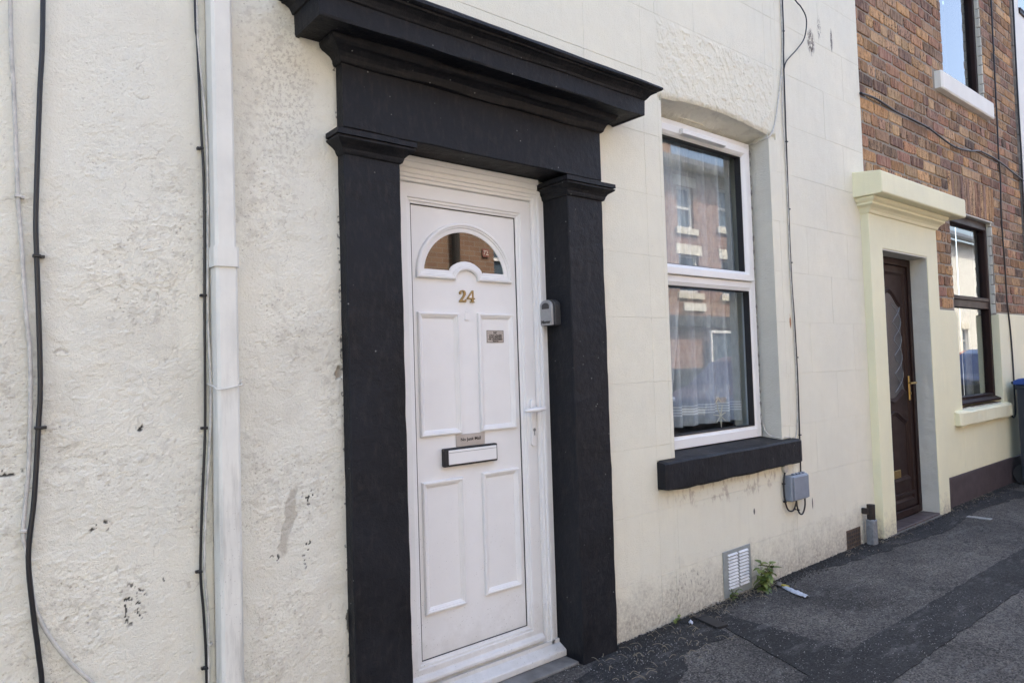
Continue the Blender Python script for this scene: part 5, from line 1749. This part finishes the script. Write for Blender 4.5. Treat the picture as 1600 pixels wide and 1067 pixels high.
# ================================================================== ACROSS THE STREET (seen in the panes)
FY = -8.5
OPP = "houses across the street seen in the panes"
def opp_house(x0, x1, eave, wall, label, wins, doors=(), extras=(), trim='farcream', frame='upvcwin'):
    t = thing("terraced_house", label, 'house', ((x0 + x1) / 2, FY, 0.0), OPP)
    holes = [w for w in wins] + [d for d in doors]
    wall_mb(x0, x1, 0, eave, FY - 0.3, FY, holes).build("wall", wall, t)
    for (a, b, c, d) in wins:
        w = MB().box(a, b, FY - 0.14, FY - 0.13, c, d).build("window", 'glassfar', t)
        f = MB()
        frame_ring(f, a, b, c, d, 0.06, FY - 0.129, FY - 0.07)
        f.box(a + .06, b - .06, FY - 0.129, FY - 0.08, (c + d) / 2 - .03, (c + d) / 2 + .03)
        f.build("window_frame", frame, w)
        MB().box(a - .12, b + .12, FY - 0.12, FY + 0.06, c - .16, c - .002).build("window_sill", trim, w)
        MB().box(a - .12, b + .12, FY + 0.001, FY + 0.025, d + .002, d + .26).build("lintel", trim, w)
    for (a, b, c, d) in doors:
        MB().box(a, b, FY - 0.18, FY - 0.14, c, d).build("door", 'fardark', t)
    MB().prism([(FY + 0.35, eave - .04), (FY - 4.2, eave + 2.3), (FY - 8.8, eave - .04), (FY - 8.8, eave + .1), (FY - 4.2, eave + 2.45), (FY + 0.35, eave + .1)], 'x', x0, x1).build("roof", 'slate', t)
    MB().box(x0, x1, FY + 0.30, FY + 0.42, eave - .05, eave + .06).build("gutter", 'fardark', t)
    MB().box(x0 + .3, x0 + 1.1, FY - 4.6, FY - 3.8, eave + 1.8, eave + 3.3).build("chimney", 'farbrick', t)
    return t
for k, (a, b, wl, lab) in enumerate(((-13.5, -8.6, 'farwhite', "white house far along the opposite side, left end"), (-8.6, -3.9, 'farbrick', "red brick house opposite, left of the cream one"),
                                     (-3.9, 0.8, 'farcream', "cream painted house opposite the stuccoed front"), (0.8, 5.4, 'farbrick2', "buff brick house opposite the white door"))):
    opp_house(a, b, 6.0, wl, lab, [(a + .6, a + 1.7, 0.9, 2.4), (a + .6, a + 1.7, 3.6, 5.2), (b - 1.6, b - .6, 3.6, 5.2)], [(b - 1.5, b - .6, 0, 2.1)])
hb2 = opp_house(5.4, 13.2, 6.3, 'farbrick2', "buff brick house opposite with the small red plaque", [(5.9, 7.05, 2.9, 4.5), (8.72, 9.9, 2.6, 4.3), (11, 12.1, 3.4, 4.9), (6.2, 7.3, .9, 2.2), (10.6, 11.9, .9, 2.3)], [(8.7, 9.6, 0, 2.1)])
MB().tube([(7.74, FY + 0.09, 0), (7.74, FY + 0.09, 6.2)], 0.08, 12).build("downpipe", 'rust', hb2)
pq = MB().box(8.42, 8.58, FY + 0.012, FY + 0.03, 3.46, 3.62).build("plaque", 'redplaque', hb2)
text_obj('plaque_figures', '72', 0.13, 'farwhite', hb2, (8.50, FY + 0.032, 3.535), (math.pi / 2, 0, math.pi), sx=-1.0, extr=0.002)
hb3 = opp_house(13.2, 18.6, 6.2, 'farbrick', "red brick house opposite with bay shopfront, facing the white window", [(14.82, 15.52, 4.72, 5.82), (16.65, 17.35, 4.90, 6.00), (14.82, 15.66, 3.05, 4.04), (16.7, 17.4, 3.05, 4.04)], [(13.5, 14.3, 0, 2.1)])
MB().box(14.25, 17.1, FY + 0.005, FY + 0.22, 2.16, 2.44, 0.02).build("shop_fascia", 'fardark', hb3)
MB().box(14.9, 15.85, FY + 0.006, FY + 0.05, 2.58, 2.78).build("sign_board", 'farwhite', hb3)
bw = MB().box(15.78, 16.86, FY + 0.16, FY + 0.18, 1.18, 2.02).build("bay_window", 'glassfar', hb3)
f = MB()
frame_ring(f, 15.74, 16.90, 1.14, 2.06, 0.07, FY + 0.181, FY + 0.23)
f.build("window_frame", 'upvcwin', bw)
MB().box(14.3, 17.1, FY + 0.006, FY + 0.15, 0, 1.10).build("stall_riser", 'fardark', hb3)
opp_house(18.6, 24.5, 6.2, 'farbrick', "red brick house opposite, left of the buff one", [(19.4, 20.5, 3.4, 5.0), (22.3, 23.4, 3.4, 5.0), (19.4, 20.8, .9, 2.4)], [(22.6, 23.5, 0, 2.1)])
opp_house(24.5, 32.0, 6.2, 'farbrick2', "buff brick house opposite, next to the white ones", [(25.4, 26.5, 3.4, 5.0), (29.3, 30.4, 3.4, 5.0), (25.4, 26.8, .9, 2.4)], [(29.6, 30.5, 0, 2.1)])
opp_house(32.0, 38.0, 6.1, 'farwhite', "white house opposite reflected in the brown window", [(36.7, 37.5, 4.3, 5.5), (34.3, 35.0, 1.3, 2.3), (36.2, 37.2, 1.3, 2.3)], [(32.6, 33.4, 0, 2.1)])
opp_house(38.0, 45.0, 6.1, 'farwhite', "white house opposite at the far right end", [(39, 40.2, 3.4, 5.0), (42.5, 43.6, 3.4, 5.0)], [(40.9, 41.8, 0, 2.1)])
# our own row further along, so the street does not end at the frame
opp2 = thing("terraced_house", "long brick terrace beyond the white house", 'house', (22, 0, 0))
MB().box(14.0, 45.0, 0.0, 0.3, 0, 6.0).build("wall", 'farbrick', opp2)
MB().prism([(-0.3, 6.0), (4.6, 8.6), (4.6, 8.74), (-0.3, 6.14)], 'x', 14.0, 45.0).build("roof", 'slate', opp2)

def car(label, x, y, paint, L=3.95):
    t = thing("parked_car", label, 'car', (x, y, -0.115), "cars parked along the street")
    z0 = -0.115
    prof = [(0.0, 0.28), (0.02, 0.52), (0.10, 0.66), (0.60, 0.82), (0.98, 0.90), (1.55, 1.36), (1.95, 1.46), (2.9, 1.46), (3.45, 1.34), (3.80, 0.95), (3.93, 0.82), (3.95, 0.32), (3.6, 0.22), (0.3, 0.20)]
    def half(zv):
        return 0.84 if zv < 0.92 else 0.84 - 0.42 * (zv - 0.92)
    mb = MB()
    vs, n = [], len(prof)
    for sgn in (-1, 1):
        for (px, pz) in prof:
            vs.append((x - L / 2 + px * L / 3.95, y + sgn * half(pz), z0 + pz))
    fs = [tuple(range(n)), tuple(range(n, 2 * n))[::-1]] + [(i, (i + 1) % n, n + (i + 1) % n, n + i) for i in range(n)]
    mb.add(vs, fs)
    mb.build("car_body", paint, t, bevel=0.05)
    for sgn in (-1, 1):
        gl = [(1.15, 0.95), (1.62, 1.34), (2.30, 1.39), (2.32, 0.95)], [(2.42, 0.95), (2.40, 1.39), (2.9, 1.38), (3.35, 1.25), (3.45, 0.98)]
        for pane in gl:
            mb = MB()
            vv = [(x - L / 2 + px * L / 3.95, y + sgn * (half(pz) + .004), z0 + pz) for px, pz in pane]
            vv2 = [(a, b + sgn * .004, c) for a, b, c in vv]
            k = len(vv)
            mb.add(vv + vv2, [tuple(range(k)), tuple(range(k, 2 * k))] + [(i, (i + 1) % k, k + (i + 1) % k, k + i) for i in range(k)])
            mb.build("side_window", 'glassfar', t)
        for px in (0.72, 3.15):
            cx_ = x - L / 2 + px * L / 3.95
            w = MB().tube([(cx_, y + sgn * 0.66, z0 + 0.30), (cx_, y + sgn * 0.865, z0 + 0.30)], 0.30, 22).build("wheel", 'rubber', t)
            MB().tube([(cx_, y + sgn * 0.866, z0 + 0.30), (cx_, y + sgn * 0.875, z0 + 0.30)], 0.20, 16).build("rim", 'chrome', w)
        MB().box(x - L / 2 - .006, x - L / 2 + 0.10, y + sgn * 0.62 - .13, y + sgn * 0.62 + .13, z0 + 0.58, z0 + 0.70, 0.02).build("headlight", 'chrome', t)
        MB().box(x + L / 2 - .10, x + L / 2 + .006, y + sgn * 0.68 - .08, y + sgn * 0.68 + .08, z0 + 0.62, z0 + 0.85, 0.02).build("tail_light", 'carred', t)
    MB().box(x - L / 2 - .012, x - L / 2 + .01, y - .26, y + .26, z0 + 0.36, z0 + 0.47).build("number_plate", 'farwhite', t)
    return t
car("blue hatchback parked across the street, reflected in the white window", 13.35, -5.75, 'carblue')
car("red hatchback parked across the street, reflected in the brown window", 27.6, -5.80, 'carred')
car("blue hatchback parked at the near kerb beyond the right edge", 19.3, -3.05, 'carblue')
